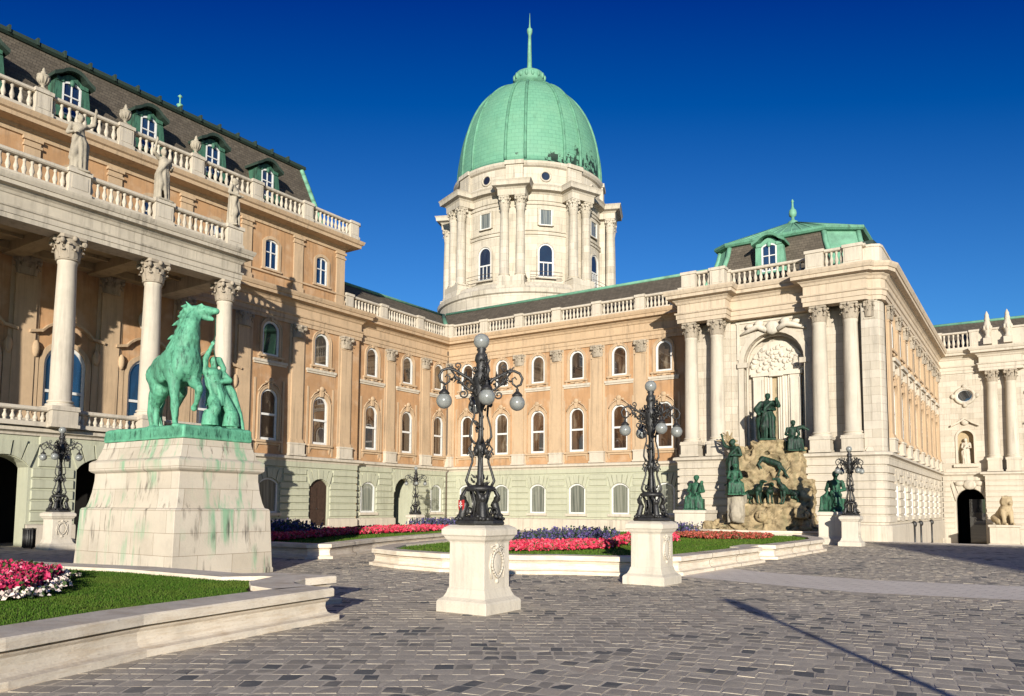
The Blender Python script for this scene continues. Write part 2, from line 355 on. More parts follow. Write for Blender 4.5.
# ------------------------------------------------------------------ mesh helpers
class MB:
    """collects faces; build() links them as ONE mesh object"""
    def __init__(s): s.v = []; s.f = []; s.sm = []
    def add(s, v, f, smooth=False):
        o = len(s.v); s.v += [tuple(p) for p in v]
        s.f += [tuple(i+o for i in q) for q in f]; s.sm += [smooth]*len(f); return s
    def box(s, x0, x1, y0, y1, z0, z1):
        v = [(x, y, z) for z in (z0, z1) for y in (y0, y1) for x in (x0, x1)]
        return s.add(v, [(0, 2, 3, 1), (4, 5, 7, 6), (0, 1, 5, 4), (2, 6, 7, 3), (0, 4, 6, 2), (1, 3, 7, 5)])
    def hexa(s, low, high):
        """two quads (4 points each) joined"""
        return s.add(list(low)+list(high), [(3, 2, 1, 0), (4, 5, 6, 7), (0, 1, 5, 4), (1, 2, 6, 5), (2, 3, 7, 6), (3, 0, 4, 7)])
    def extr_y(s, poly, y0, y1):
        n = len(poly)
        v = [(x, y0, z) for x, z in poly] + [(x, y1, z) for x, z in poly]
        return s.add(v, [tuple(range(n)), tuple(range(2*n-1, n-1, -1))] + [(i, i+n, (i+1) % n+n, (i+1) % n) for i in range(n)])
    def extr_z(s, poly, z0, z1):
        n = len(poly)
        v = [(x, y, z0) for x, y in poly] + [(x, y, z1) for x, y in poly]
        return s.add(v, [tuple(range(n-1, -1, -1)), tuple(range(n, 2*n))] + [(i, (i+1) % n, (i+1) % n+n, i+n) for i in range(n)])
    def lathe(s, prof, c=(0, 0, 0), seg=16, a0=0.0, a1=2*PI, smooth=True, sy=1.0):
        full = abs(a1-a0-2*PI) < 1e-6; m = seg if full else seg+1
        v = []
        for r, z in prof:
            for k in range(m):
                a = a0+(a1-a0)*k/seg
                v.append((c[0]+r*math.cos(a), c[1]+r*math.sin(a)*sy, c[2]+z))
        f = []
        for i in range(len(prof)-1):
            for k in range(seg):
                k2 = (k+1) % m
                f.append((i*m+k, i*m+k2, (i+1)*m+k2, (i+1)*m+k))
        s.add(v, f, smooth)
        if full:
            if prof[0][0] > 1e-4: s.add(v[:m], [tuple(range(m-1, -1, -1))])
            if prof[-1][0] > 1e-4: s.add(v[-m:], [tuple(range(m))])
        return s
    def tube(s, pts, rad, seg=8, smooth=True, closed=False):
        pts = [Vector(p) for p in pts]; n = len(pts)
        if isinstance(rad, (int, float)): rad = [rad]*n
        t0 = (pts[1]-pts[0]).normalized()
        ref = Vector((0, 0, 1)) if abs(t0.z) < 0.9 else Vector((1, 0, 0))
        u = t0.cross(ref).normalized(); v = []
        for i, p in enumerate(pts):
            if closed: t = (pts[(i+1) % n]-pts[i-1]).normalized()
            else: t = (pts[min(i+1, n-1)]-pts[max(i-1, 0)]).normalized()
            u = (u-t*u.dot(t)).normalized(); w = t.cross(u)
            for k in range(seg):
                a = 2*PI*k/seg; v.append(p+(u*math.cos(a)+w*math.sin(a))*rad[i])
        f = []
        for i in range(n if closed else n-1):
            j = (i+1) % n
            for k in range(seg):
                k2 = (k+1) % seg; f.append((i*seg+k, i*seg+k2, j*seg+k2, j*seg+k))
        if not closed: f += [tuple(range(seg-1, -1, -1)), tuple(range((n-1)*seg, n*seg))]
        return s.add(v, f, smooth)
    def cap(s, p0, r0, p1, r1, seg=12):
        """tapered capsule"""
        p0 = Vector(p0); p1 = Vector(p1); d = (p1-p0)
        L = max(d.length, 1e-5); t = d/L; pts = []; rad = []
        for k in range(5):
            a = PI/2*(k/4.0)
            pts.append(p0-t*r0*math.cos(a)*0.999); rad.append(max(r0*math.sin(a), r0*0.03))
        for k in range(5):
            a = PI/2*(k/4.0)
            pts.append(p1+t*r1*math.sin(a)*0.999); rad.append(max(r1*math.cos(a), r1*0.03))
        return s.tube(pts, rad, seg)
    def ell(s, c, r, seg=14, rings=9, rot=None):
        v = []; c = Vector(c)
        for i in range(rings+1):
            th = PI*i/rings
            for k in range(seg):
                a = 2*PI*k/seg
                p = Vector((r[0]*math.sin(th)*math.cos(a), r[1]*math.sin(th)*math.sin(a), r[2]*math.cos(th)))
                if rot is not None: p = rot @ p
                v.append(c+p)
        f = [(i*seg+k, (i+1)*seg+k, (i+1)*seg+(k+1) % seg, i*seg+(k+1) % seg) for i in range(rings) for k in range(seg)]
        return s.add(v, f, True)
    def sweep(s, prof, path, closed=False, capends=True, smooth=False):
        """prof (d, z) swept along a plan path, d to the right of travel, mitred"""
        n = len(path); m = len(prof); v = []
        P = [Vector((p[0], p[1])) for p in path]
        for i in range(n):
            if closed: a = (P[i]-P[i-1]).normalized(); b = (P[(i+1) % n]-P[i]).normalized()
            else:
                a = (P[i]-P[i-1]).normalized() if i > 0 else None
                b = (P[i+1]-P[i]).normalized() if i < n-1 else None
                a = a or b; b = b or a
            na = Vector((a.y, -a.x)); nb = Vector((b.y, -b.x))
            mm = (na+nb)/max(1+na.dot(nb), 0.25)
            for d, z in prof: v.append((P[i].x+mm.x*d, P[i].y+mm.y*d, z))
        f = []
        for i in range(n if closed else n-1):
            j = (i+1) % n
            for k in range(m):
                k2 = (k+1) % m
                f.append((i*m+k, j*m+k, j*m+k2, i*m+k2))
        if not closed and capends: f += [tuple(range(m-1, -1, -1)), tuple(range((n-1)*m, n*m))]
        return s.add(v, f, smooth)
    def wall(s, x0, x1, z0, z1, ops, y=0.0, rev=0.3):
        """flat wall in the xz plane with arched openings and their reveals; ops: (xc, w, zb, zspring, rise)"""
        cols = {}
        for o in ops: cols.setdefault(round(o[0], 3), []).append(o)
        q = lambda a, b, c, d: s.add([(a, y, c), (b, y, c), (b, y, d), (a, y, d)], [(0, 1, 2, 3)]) if b-a > 1e-4 and d-c > 1e-4 else None
        cur = x0
        for xc in sorted(cols):
            L = sorted(cols[xc], key=lambda o: o[2]); W = max(o[1] for o in L); a, b = xc-W/2, xc+W/2
            q(cur, a, z0, z1); zc = z0
            for (_, w, zb, zs, rise) in L:
                q(a, b, zc, zb); zt = zs+rise
                q(a, xc-w/2, zb, zt); q(xc+w/2, b, zb, zt)
                arc = arc_pts(xc, w, zs, rise)
                if rise > 1e-4:
                    for (xa, za), (xb, zb2) in zip(arc, arc[1:]):
                        s.add([(xa, y, za), (xb, y, zb2), (xb, y, zt), (xa, y, zt)], [(0, 1, 2, 3)])
                out = [(xc-w/2, zb)] + arc + [(xc+w/2, zb)]
                for (xa, za), (xb, zb2) in zip(out, out[1:]+out[:1]):
                    s.add([(xa, y, za), (xb, y, zb2), (xb, y+rev, zb2), (xa, y+rev, za)], [(0, 1, 2, 3)])
                zc = zt
            q(a, b, zc, z1); cur = b
        q(cur, x1, z0, z1); return s
    def mesh(s, name):
        me = bpy.data.meshes.new(name); me.from_pydata(s.v, [], s.f); me.update()
        bm = bmesh.new(); bm.from_mesh(me); bmesh.ops.recalc_face_normals(bm, faces=bm.faces); bm.to_mesh(me); bm.free()
        me.polygons.foreach_set('use_smooth', s.sm)
        return me
    def build(s, name, mat, parent=None, loc=(0, 0, 0), rz=0.0, bev=0.0):
        me = s.mesh(name); me.materials.append(M[mat]); return link(name, me, parent, loc, rz, bev)

def link(name, me, parent=None, loc=(0, 0, 0), rz=0.0, bev=0.0):
    o = bpy.data.objects.new(name, me); COL.objects.link(o)
    o.parent = parent; o.location = loc; o.rotation_euler = (0, 0, rz)
    if bev:
        b = o.modifiers.new('bevel', 'BEVEL'); b.width = bev; b.segments = 2; b.limit_method = 'ANGLE'; b.angle_limit = R(40)
    return o
def tag(o, label=None, cat=None, group=None, kind=None):
    for k, v in (('label', label), ('category', cat), ('group', group), ('kind', kind)):
        if v: o[k] = v
    return o
def thing(name, label, cat, loc=(0, 0, 0), rz=0.0, group=None):
    o = bpy.data.objects.new(name, None); COL.objects.link(o); o.empty_display_size = 0.3
    o.location = loc; o.rotation_euler = (0, 0, rz)
    return tag(o, label, cat, group)
def recenter(root, off):
    """move a thing's Empty to its own base without moving its parts"""
    off = Vector(off); root.location += Matrix.Rotation(root.rotation_euler.z, 3, 'Z') @ off
    for c in root.children: c.location -= off
def copy_tree(o, parent=None):
    c = o.copy(); COL.objects.link(c); c.parent = parent
    for ch in list(o.children): copy_tree(ch, c)
    return c
def arc_pts(xc, w, zs, rise, n=None):
    if rise < 1e-4: return [(xc-w/2, zs), (xc+w/2, zs)]
    n = n or (14 if rise > w*0.4 else 8)
    if rise >= w*0.45:
        return [(xc-w/2*math.cos(PI*i/n), zs+rise*math.sin(PI*i/n)) for i in range(n+1)]
    rad = (w*w/4+rise*rise)/(2*rise); a = math.asin(min(1, w/2/rad))
    return [(xc+rad*math.sin(-a+2*a*i/n), zs+rise-rad+rad*math.cos(-a+2*a*i/n)) for i in range(n+1)]

class Frame:
    """a facade plane inside a thing: x along the wall, -y outwards, z up"""
    def __init__(s, root, loc=(0, 0, 0), rz=0.0): s.root = root; s.loc = Vector(loc); s.rz = rz
    def p(s, loc): return s.loc + Matrix.Rotation(s.rz, 3, 'Z') @ Vector(loc)
    def put(s, mb, name, mat, loc=(0, 0, 0), rz=0.0, bev=0.0): return mb.build(name, mat, s.root, s.p(loc), s.rz+rz, bev)
    def inst(s, name, me, loc, rz=0.0): return link(name, me, s.root, s.p(loc), s.rz+rz)

CACHE = {}
def cached(key, fn):
    if key not in CACHE: CACHE[key] = fn()
    return CACHE[key]
def mesh_of(mb, name, mat):
    me = mb.mesh(name); me.materials.append(M[mat]); return me

# ------------------------------------------------------------------ windows
def band(mb, xc, w, zb, zs, rise, t, y0, y1):
    """a moulding of width t round an arched opening"""
    inn = [(xc-w/2, zb)] + arc_pts(xc, w, zs, rise) + [(xc+w/2, zb)]
    k = (w/2+t)/(w/2)
    out = [(xc-w/2-t, zb)] + arc_pts(xc, w+2*t, zs, rise+t if rise > 1e-4 else 0) + [(xc+w/2+t, zb)]
    if rise < 1e-4: out[1] = (out[1][0], zs+t); out[2] = (out[2][0], zs+t)
    n = len(inn)
    for i in range(n-1):
        a, b, c, d = inn[i], inn[i+1], out[i+1], out[i]
        mb.hexa([(p[0], y0, p[1]) for p in (a, b, c, d)], [(p[0], y1, p[1]) for p in (a, b, c, d)])
def window_meshes(style, w, h, rise):
    def make():
        zs = h-rise
        sur = MB(); fr = MB(); pa = MB(); mat = 'trim'
        if style == 'piano':
            band(sur, 0, w, 0, zs, rise, 0.16, -0.07, 0.05)
            band(sur, 0, w+0.32, 0.0, zs, rise+0.16, 0.05, -0.11, 0.05)
            sur.box(-w/2-0.34, w/2+0.34, -0.2, 0.03, -0.16, -0.02); sur.box(-w/2-0.26, w/2+0.26, -0.1, 0.03, -0.3, -0.16)
            for sx in (-1, 1):
                sur.box(sx*(w/2+0.42)-0.07, sx*(w/2+0.42)+0.07, -0.05, 0.03, -0.75, h+0.55)
                sur.hexa([(sx*(w/2+0.2)-0.08, -0.1, -0.3), (sx*(w/2+0.2)+0.08, -0.1, -0.3), (sx*(w/2+0.2)+0.08, 0.02, -0.3), (sx*(w/2+0.2)-0.08, 0.02, -0.3)],
                         [(sx*(w/2+0.2)-0.04, -0.02, -0.62), (sx*(w/2+0.2)+0.04, -0.02, -0.62), (sx*(w/2+0.2)+0.04, 0.02, -0.62), (sx*(w/2+0.2)-0.04, 0.02, -0.62)])
            sur.extr_y([(-0.10, h-0.05), (0.10, h-0.05), (0.17, h+0.42), (-0.17, h+0.42)], -0.18, 0.02)       # keystone
            sur.ell((0, -0.16, h+0.46), (0.2, 0.1, 0.17), 10, 6); sur.ell((-0.26, -0.1, h+0.36), (0.14, 0.07, 0.08), 8, 5); sur.ell((0.26, -0.1, h+0.36), (0.14, 0.07, 0.08), 8, 5)
            sur.tube([(-w/2-0.2, -0.06, h-0.25), (-w/2+0.05, -0.1, h+0.12), (-0.2, -0.1, h+0.34)], 0.045, 6)
            sur.tube([(w/2+0.2, -0.06, h-0.25), (w/2-0.05, -0.1, h+0.12), (0.2, -0.1, h+0.34)], 0.045, 6)
        elif style == 'upper':
            band(sur, 0, w, 0, zs, rise, 0.14, -0.06, 0.05)
            band(sur, 0, w+0.28, 0, zs, rise+0.14, 0.05, -0.1, 0.05)
            sur.box(-w/2-0.32, w/2+0.32, -0.17, 0.03, -0.13, 0.0)
            sur.box(-w/2+0.1, w/2-0.1, -0.08, 0.03, -0.24, -0.13); sur.ell((0, -0.09, -0.24), (0.2, 0.07, 0.1), 8, 5)
            for sx in (-1, 1): sur.box(sx*(w/2+0.22)-0.07, sx*(w/2+0.22)+0.07, -0.09, 0.03, -0.33, -0.13)
            sur.extr_y([(-0.07, h-0.03), (0.07, h-0.03), (0.11, h+0.2), (-0.11, h+0.2)], -0.13, 0.02)
        elif style == 'attic':
            band(sur, 0, w, 0, zs, rise, 0.2, -0.07, 0.05); sur.box(-w/2-0.26, w/2+0.26, -0.12, 0.03, -0.12, 0.0)
        elif style == 'ground':
            mat = 'cream'; sur.box(-w/2-0.2, w/2+0.2, -0.2, 0.05, -0.17, 0.0)
        elif style == 'gallery':
            band(sur, 0, w, 0, zs, rise, 0.22, -0.08, 0.05)
            for sx in (-1, 1):
                sur.box(sx*(w/2+0.42)-0.16, sx*(w/2+0.42)+0.16, -0.1, 0.03, 0, h-0.2)
                sur.ell((sx*(w/2+0.42), -0.14, h-0.35), (0.17, 0.14, 0.4), 8, 6)
            hood = [(-w/2-0.75, h+0.35), (-w/2-0.3, h+0.45)] + [(x, z+0.25) for x, z in arc_pts(0, w+0.4, h+0.2, 0.6, 8)] + [(w/2+0.3, h+0.45), (w/2+0.75, h+0.35)]
            for a, b in zip(hood, hood[1:]):
                sur.hexa([(a[0], -0.26, a[1]), (b[0], -0.26, b[1]), (b[0], 0.02, b[1]), (a[0], 0.02, a[1])],
                         [(a[0], -0.29, a[1]+0.13), (b[0], -0.29, b[1]+0.13), (b[0], 0.02, b[1]+0.13), (a[0], 0.02, a[1]+0.13)])
            sur.ell((0, -0.2, h+0.5), (0.35, 0.18, 0.33), 10, 7)
        elif style == 'drum':
            mat = 'drum'; band(sur, 0, w, 0, zs, rise, 0.18, -0.08, 0.05); sur.box(-w/2-0.24, w/2+0.24, -0.16, 0.03, -0.16, 0.0)
        elif style == 'plain': mat = 'cream'; sur.box(-w/2-0.06, w/2+0.06, -0.04, 0.05, -0.07, 0.0)
        fw_, fy0, fy1 = (0.14 if style in ('piano', 'upper', 'gallery', 'drum') else 0.1 if style != 'plain' else 0.09), 0.03, 0.13
        band(fr, 0, w-2*fw_, fw_, zs, max(rise-fw_, 0) if rise > 0 else 0, fw_+0.01, fy0, fy1)
        fr.box(-w/2, w/2, fy0, fy1, 0, fw_)
        if rise < 1e-4: pass
        if style in ('piano', 'gallery', 'drum'):
            zt = h*0.475 if style != 'drum' else h*0.42
            fr.box(-w/2+0.05, w/2-0.05, fy0-0.02, fy1, zt, zt+0.13)
            if style == 'drum':
                for q in (-0.22, 0.22): fr.box(q-0.03, q+0.03, fy0, fy1, 0.05, zt)
        if style == 'attic':
            fr.box(-w/2+0.05, w/2-0.05, fy0+0.005, fy1, h*0.55, h*0.55+0.06); fr.box(-0.03, 0.03, fy0+0.01, fy1, 0.05, h-0.05)
        poly = [(-w/2, 0.02)] + arc_pts(0, w, zs, rise) + [(w/2, 0.02)]
        pa.add([(x, 0.09, z) for x, z in poly], [tuple(range(len(poly)))])
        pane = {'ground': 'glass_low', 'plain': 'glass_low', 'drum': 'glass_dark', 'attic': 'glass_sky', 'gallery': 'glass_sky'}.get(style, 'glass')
        return (mesh_of(sur, 'window', mat), mesh_of(fr, 'frame', 'white'), mesh_of(pa, 'pane', pane))
    return cached(('win', style, w, h, rise), make)
def window(F, style, xc, zb, w, h, rise, y=0.0):
    a, b, c = window_meshes(style, w, h, rise)
    o = F.inst('window', a, (xc, y, zb)); link('frame', b, o); link('pane', c, o); return (xc, w, zb, zb+h-rise, rise)

# ------------------------------------------------------------------ orders: capitals, columns, pilasters
def capital_mesh(mat='capital'):
    """Corinthian capital, shaft radius 1, height 2.2, origin at its foot"""
    def make():
        mb = MB(); H = 2.2
        mb.lathe([(1.0, 0), (1.12, 0.04), (1.12, 0.12), (1.0, 0.16), (0.95, 0.9), (1.05, 1.5), (1.3, 1.85), (1.3, 1.92)], seg=16)
        for row, (z0, z1, a_off, n) in enumerate(((0.14, 0.95, 0, 8), (0.2, 1.5, PI/8, 8))):
            for k in range(n):
                a = a_off+2*PI*k/n; ca, sa = math.cos(a), math.sin(a)
                prof = [(1.02, z0, 0.34), (1.10, z0+(z1-z0)*0.55, 0.38), (1.2, z1-0.1, 0.30), (1.42, z1, 0.22), (1.46, z1-0.16, 0.14)]
                pv = []
                for r_, z_, w_ in prof:
                    for q, dr in ((-w_, 0), (0, 0.09), (w_, 0), (0, -0.14)): pv.append(((r_+dr)*ca-q*sa, (r_+dr)*sa+q*ca, z_))
                f = []
                for i in range(4):
                    for j in range(4): f.append((i*4+j, i*4+(j+1) % 4, (i+1)*4+(j+1) % 4, (i+1)*4+j))
                f += [(3, 2, 1, 0), (16, 17, 18, 19)]; mb.add(pv, f)
        for k in range(4):
            a = PI/4+PI/2*k; c = Vector((1.5*math.cos(a), 1.5*math.sin(a), 1.66))
            ax = Vector((-math.sin(a), math.cos(a), 0))
            mb.tube([c-ax*0.14, c+ax*0.14], 0.27, 10); mb.tube([c-ax*0.19, c+ax*0.19], 0.13, 8)
            mb.tube([(0.95*math.cos(a), 0.95*math.sin(a), 1.0), (1.15*math.cos(a), 1.15*math.sin(a), 1.6), (1.5*math.cos(a), 1.5*math.sin(a), 1.9)], [0.10, 0.13, 0.12], 6)
            b = PI/2*k; mb.ell((1.32*math.cos(b), 1.32*math.sin(b), 1.95), (0.24, 0.24, 0.26), 8, 6)
        pts = []
        for k in range(4):
            a = PI/4+PI/2*k
            for da, r_ in ((-0.1, 1.72), (0.1, 1.72), (PI/4-0.25, 1.33), (PI/4, 1.27), (PI/4+0.25, 1.33)): pts.append((r_*math.cos(a+da), r_*math.sin(a+da)))
        mb.extr_z(pts, 1.92, H)
        return mesh_of(mb, 'capital', mat)
    return cached(('cap', mat), make)
def column(F, x, y, z, ztop, r, mat='cream', ped=0.0, pw=None, capmat='capital', cap_h=None, cw=0.86):
    """free column: pedestal part below, shaft with base, capital"""
    ch = cap_h or 2.05*r; pw = pw or r*2.5
    def make():
        mb = MB(); h = ztop-z-ped; b = r*1.32
        mb.box(-b, b, -b, b, 0, 0.22*r)
        L = h-ch
        mb.lathe([(b*0.98, 0.22*r), (b, 0.32*r), (b*0.98, 0.45*r), (r*1.08, 0.5*r), (r*1.06, 0.58*r), (r*1.18, 0.62*r), (r*1.2, 0.72*r), (r*1.15, 0.8*r), (r*1.01, 0.88*r), (r, L*0.33), (r*0.95, L*0.66), (r*0.86, L-0.15), (r*0.93, L-0.1), (r*0.93, L)], seg=24)
        return mesh_of(mb, 'column', mat)
    o = F.inst('column', cached(('col', round(ztop-z-ped, 3), r, mat), make), (x, y, z+ped))
    c = link('capital', capital_mesh(capmat), o, (0, 0, ztop-z-ped-ch)); k = r*cw; c.scale = (k, k, ch/2.2)
    if ped:
        def pm():
            q = MB(); q.box(-pw/2, pw/2, -pw/2, pw/2, 0, ped); q.box(-pw/2-0.06, pw/2+0.06, -pw/2-0.06, pw/2+0.06, 0, 0.13); q.box(-pw/2-0.05, pw/2+0.05, -pw/2-0.05, pw/2+0.05, ped-0.1, ped-0.003)
            return mesh_of(q, 'pedestal', mat)
        link('pedestal', cached(('cped', pw, ped, mat), pm), o, (0, 0, -ped))
    return o
def pilaster(F, x, y, z, ztop, w=0.82, proj=0.15, mat='trim', pedmat='cream', ped=0.8, capmat='capital', ch=0.82):
    def make():
        mb = MB(); h = ztop-z
        mb.box(-w/2, w/2, -proj, 0.02, ped, h-ch)
        mb.box(-w/2-0.09, w/2+0.09, -proj-0.09, 0.02, ped, ped+0.1); mb.box(-w/2-0.06, w/2+0.06, -proj-0.06, 0.02, ped+0.1, ped+0.18); mb.box(-w/2-0.03, w/2+0.03, -proj-0.03, 0.02, ped+0.18, ped+0.24)
        mb.box(-w/2-0.03, w/2+0.03, -proj-0.03, 0.02, h-ch-0.1, h-ch-0.04)
        mb.box(-w/2-0.17, w/2+0.17, -0.045, 0.015, ped, h)           # flat backing strip
        return mesh_of(mb, 'pilaster', mat)
    o = F.inst('pilaster', cached(('pil', w, proj, round(ztop-z, 3), mat, ped, ch), make), (x, y, z))
    c = link('capital', capital_mesh(capmat), o, (0, -proj*0.2, ztop-z-ch)); c.scale = (w*0.43, proj+0.10, ch/2.2)
    if ped:
        def pm():
            q = MB(); pw = w+0.26
            q.box(-pw/2, pw/2, -proj-0.13, 0.02, 0, ped); q.box(-pw/2-0.05, pw/2+0.05, -proj-0.19, 0.02, 0, 0.12); q.box(-pw/2-0.04, pw/2+0.04, -proj-0.17, 0.02, ped-0.1, ped-0.003)
            return mesh_of(q, 'pedestal', pedmat)
        link('pedestal', cached(('pped', w, proj, ped, pedmat), pm), o)
    return o

# ------------------------------------------------------------------ rustication, balustrades, mouldings
def rustic(mb, x0, x1, z0, z1, n, ops, y=0.0, proj=0.085, gap=0.07, vous=True):
    pitch = (z1-z0)/n
    for i in range(n):
        a, b = z0+i*pitch+gap, z0+(i+1)*pitch
        cuts = []
        for (xc, w, zb, zs, rise) in ops:
            if b > zb-0.02 and a < zs: cuts.append((xc-w/2-0.12, xc+w/2+0.12))
            elif vous and a < zs+rise+0.62 and b > zs: cuts.append((xc-w/2-0.34, xc+w/2+0.34))
        cur = x0
        for c0, c1 in sorted(cuts)+[(x1, x1)]:
            if c0-cur > 0.06:
                e = 0.025
                mb.hexa([(cur, y+0.02, a), (c0, y+0.02, a), (c0, y+0.02, b), (cur, y+0.02, b)],
                        [(cur+e, y-proj, a+e), (c0-e, y-proj, a+e), (c0-e, y-proj, b-e), (cur+e, y-proj, b-e)])
            cur = max(cur, c1)
    if vous:
        for (xc, w, zb, zs, rise) in ops:
            if rise < 1e-4: continue
            arc = arc_pts(xc, w+0.06, zs, rise+0.03, 20); top = zs+rise+0.6
            k = 5
            for j in range(k):
                i0, i1 = int(20*j/k), int(20*(j+1)/k); e = 0.022
                xa, xb = arc[i0][0], arc[i1][0]; spread = 1.34 if j not in (2,) else 1.3
                ta, tb = xc+(xa-xc)*spread, xc+(xb-xc)*spread
                seg = [(p[0]*1.0, p[1]) for p in arc[i0:i1+1]]
                poly = [(seg[0][0]+e, seg[0][1])] + seg[1:-1] + [(seg[-1][0]-e, seg[-1][1])]
                poly += [(tb-e, top if abs(j-2) < 2 else top-0.12), (ta+e, top if abs(j-2) < 2 else top-0.12)]
                mb.extr_y(poly, y-proj-(0.05 if j == 2 else 0.004), y+0.02)
def baluster_into(mb, x, y, z, h, r=0.085, seg=8):
    p = [(0.75, 0), (0.75, 0.08), (0.5, 0.12), (0.8, 0.22), (1.0, 0.34), (0.8, 0.48), (0.5, 0.66), (0.42, 0.8), (0.68, 0.84), (0.5, 0.88), (0.75, 0.92), (0.75, 1.0)]
    mb.lathe([(a*r, b*h) for a, b in p], (x, y, z), seg)
def balustrade(F, path, z, h, piers, mat='cream', sp=0.29, pw=0.66, thick=0.34, r=0.085, skip=()):
    """path is the plan centre line; piers are distances along it"""
    mb = MB(); t = thick/2
    mb.sweep([(t+0.02, z), (t+0.02, z+0.16), (t-0.03, z+0.19), (-t+0.03, z+0.19), (-t-0.02, z+0.16), (-t-0.02, z)], path)
    mb.sweep([(t-0.02, z+h-0.17), (t+0.03, z+h-0.12), (t+0.03, z+h-0.03), (t, z+h), (-t, z+h), (-t-0.03, z+h-0.03), (-t-0.03, z+h-0.12), (-t+0.02, z+h-0.17)], path)
    P = [Vector((p[0], p[1])) for p in path]; acc = [0]
    for a, b in zip(P, P[1:]): acc.append(acc[-1]+(b-a).length)
    def at(d):
        for i in range(len(P)-1):
            if d <= acc[i+1]+1e-6: return P[i]+(P[i+1]-P[i])*((d-acc[i])/(acc[i+1]-acc[i])), (P[i+1]-P[i]).normalized()
        return P[-1], (P[-1]-P[-2]).normalized()
    ps = sorted(piers); pts = []
    for a, b in zip(ps, ps[1:]):
        L = b-a-pw; n = max(1, int(round(L/sp)))
        if (a, b) in skip: continue
        for k in range(n):
            q, _ = at(a+pw/2+L*(k+0.5)/n); baluster_into(mb, q.x, q.y, z+0.19, h-0.36, r)
    o = F.put(mb, 'balustrade', mat)
    def pm():
        q = MB(); w2 = pw/2; d = t+0.09
        q.box(-w2, w2, -d, d, 0.003, h+0.01); q.box(-w2-0.05, w2+0.05, -d-0.05, d+0.05, -0.02, 0.17); q.box(-w2-0.06, w2+0.06, -d-0.06, d+0.06, h-0.13, h+0.04)
        q.box(-w2+0.1, w2-0.1, -d-0.02, d+0.02, 0.25, h-0.22)
        return mesh_of(q, 'pier', mat)
    me = cached(('pier', pw, thick, h, mat), pm)
    for d in ps:
        q, tg = at(d); link('pier', me, o, (q.x, q.y, z), math.atan2(tg.y, tg.x))
    return o
ENT = [(0, 13.0), (0.10, 13.0), (0.10, 13.24), (0.15, 13.24), (0.15, 13.5), (0.22, 13.54), (0.24, 13.62), (0.08, 13.66), (0.08, 14.12), (0.14, 14.16), (0.2, 14.28), (0.30, 14.36), (0.34, 14.42), (0.62, 14.46), (0.62, 14.64), (0.68, 14.66), (0.76, 14.82), (0.78, 14.92), (0.0, 15.0), (-0.6, 15.0), (-0.6, 13.0)]
GCOR = [(-0.1, 4.42), (0.09, 4.42), (0.11, 4.5), (0.2, 4.56), (0.3, 4.58), (0.3, 4.68), (0.26, 4.74), (0.1, 4.79), (-0.1, 4.79)]
PLINTH = [(-0.05, -0.6), (0.16, -0.6), (0.16, 0.76), (0.13, 0.84), (-0.05, 0.9)]

# ------------------------------------------------------------------ sculpture: parts fused into one continuous skin
def fuse(mb, voxel, smooth=3, block=0.0, bscale=1.0, disp=0.0, dscale=3.0, aniso=(1, 1, 1), seed=0, fine=0.0, fscale=12.0):
    me = bpy.data.meshes.new('tmp'); me.from_pydata(mb.v, [], mb.f); me.update()
    o = bpy.data.objects.new('tmp', me)
    if 'sculpt' not in CACHE: CACHE['sculpt'] = bpy.data.scenes.new('sculpt')
    ts = CACHE['sculpt']; ts.collection.objects.link(o)
    m = o.modifiers.new('r', 'REMESH'); m.mode = 'VOXEL'; m.voxel_size = voxel
    if smooth:
        q = o.modifiers.new('s', 'SMOOTH'); q.iterations = smooth; q.factor = 0.5
    with bpy.context.temp_override(scene=ts, view_layer=ts.view_layers[0]):
        dg = bpy.context.evaluated_depsgraph_get()
    ev = o.evaluated_get(dg)
    out = bpy.data.meshes.new_from_object(ev)
    bpy.data.objects.remove(o, do_unlink=True); bpy.data.meshes.remove(me)
    if disp or fine or block:
        n = len(out.vertices); co = np.empty(n*3, dtype=np.float32); no = np.empty(n*3, dtype=np.float32)
        out.vertices.foreach_get('co', co); out.vertices.foreach_get('normal', no); co = co.reshape(-1, 3); no = no.reshape(-1, 3)
        ks = np.empty(n, dtype=np.float32)
        for i, c in enumerate(co.tolist()):
            p = Vector((c[0]*aniso[0]+seed, c[1]*aniso[1], c[2]*aniso[2])); k = 0.0
            if disp: k += disp*(noise.fractal(p*dscale, 1.0, 2.0, 4))
            if fine: k += fine*noise.noise(p*fscale)
            if block:
                q = Vector((p.x+0.15*noise.noise(p*2), p.y, p.z*1.5+0.2*noise.noise(p*1.7)))*bscale
                dd, _ = noise.voronoi(q); k += block*(noise.cell(_[0]*7.3)*0.6-math.exp(-(dd[1]-dd[0])*9)*0.9)
            ks[i] = k
        co += no*ks[:, None]; out.vertices.foreach_set('co', co.ravel()); out.update()
    out.polygons.foreach_set('use_smooth', [True]*len(out.polygons))
    return out
def fused(name, mb, mat, parent, voxel, loc=(0, 0, 0), rz=0.0, **kw):
    me = fuse(mb, voxel, **kw); me.name = name; me.materials.append(M[mat]); return link(name, me, parent, loc, rz)
def limb(mb, pts, rad):
    for (a, b), (ra, rb) in zip(zip(pts, pts[1:]), zip(rad, rad[1:])): mb.cap(a, ra, b, rb)
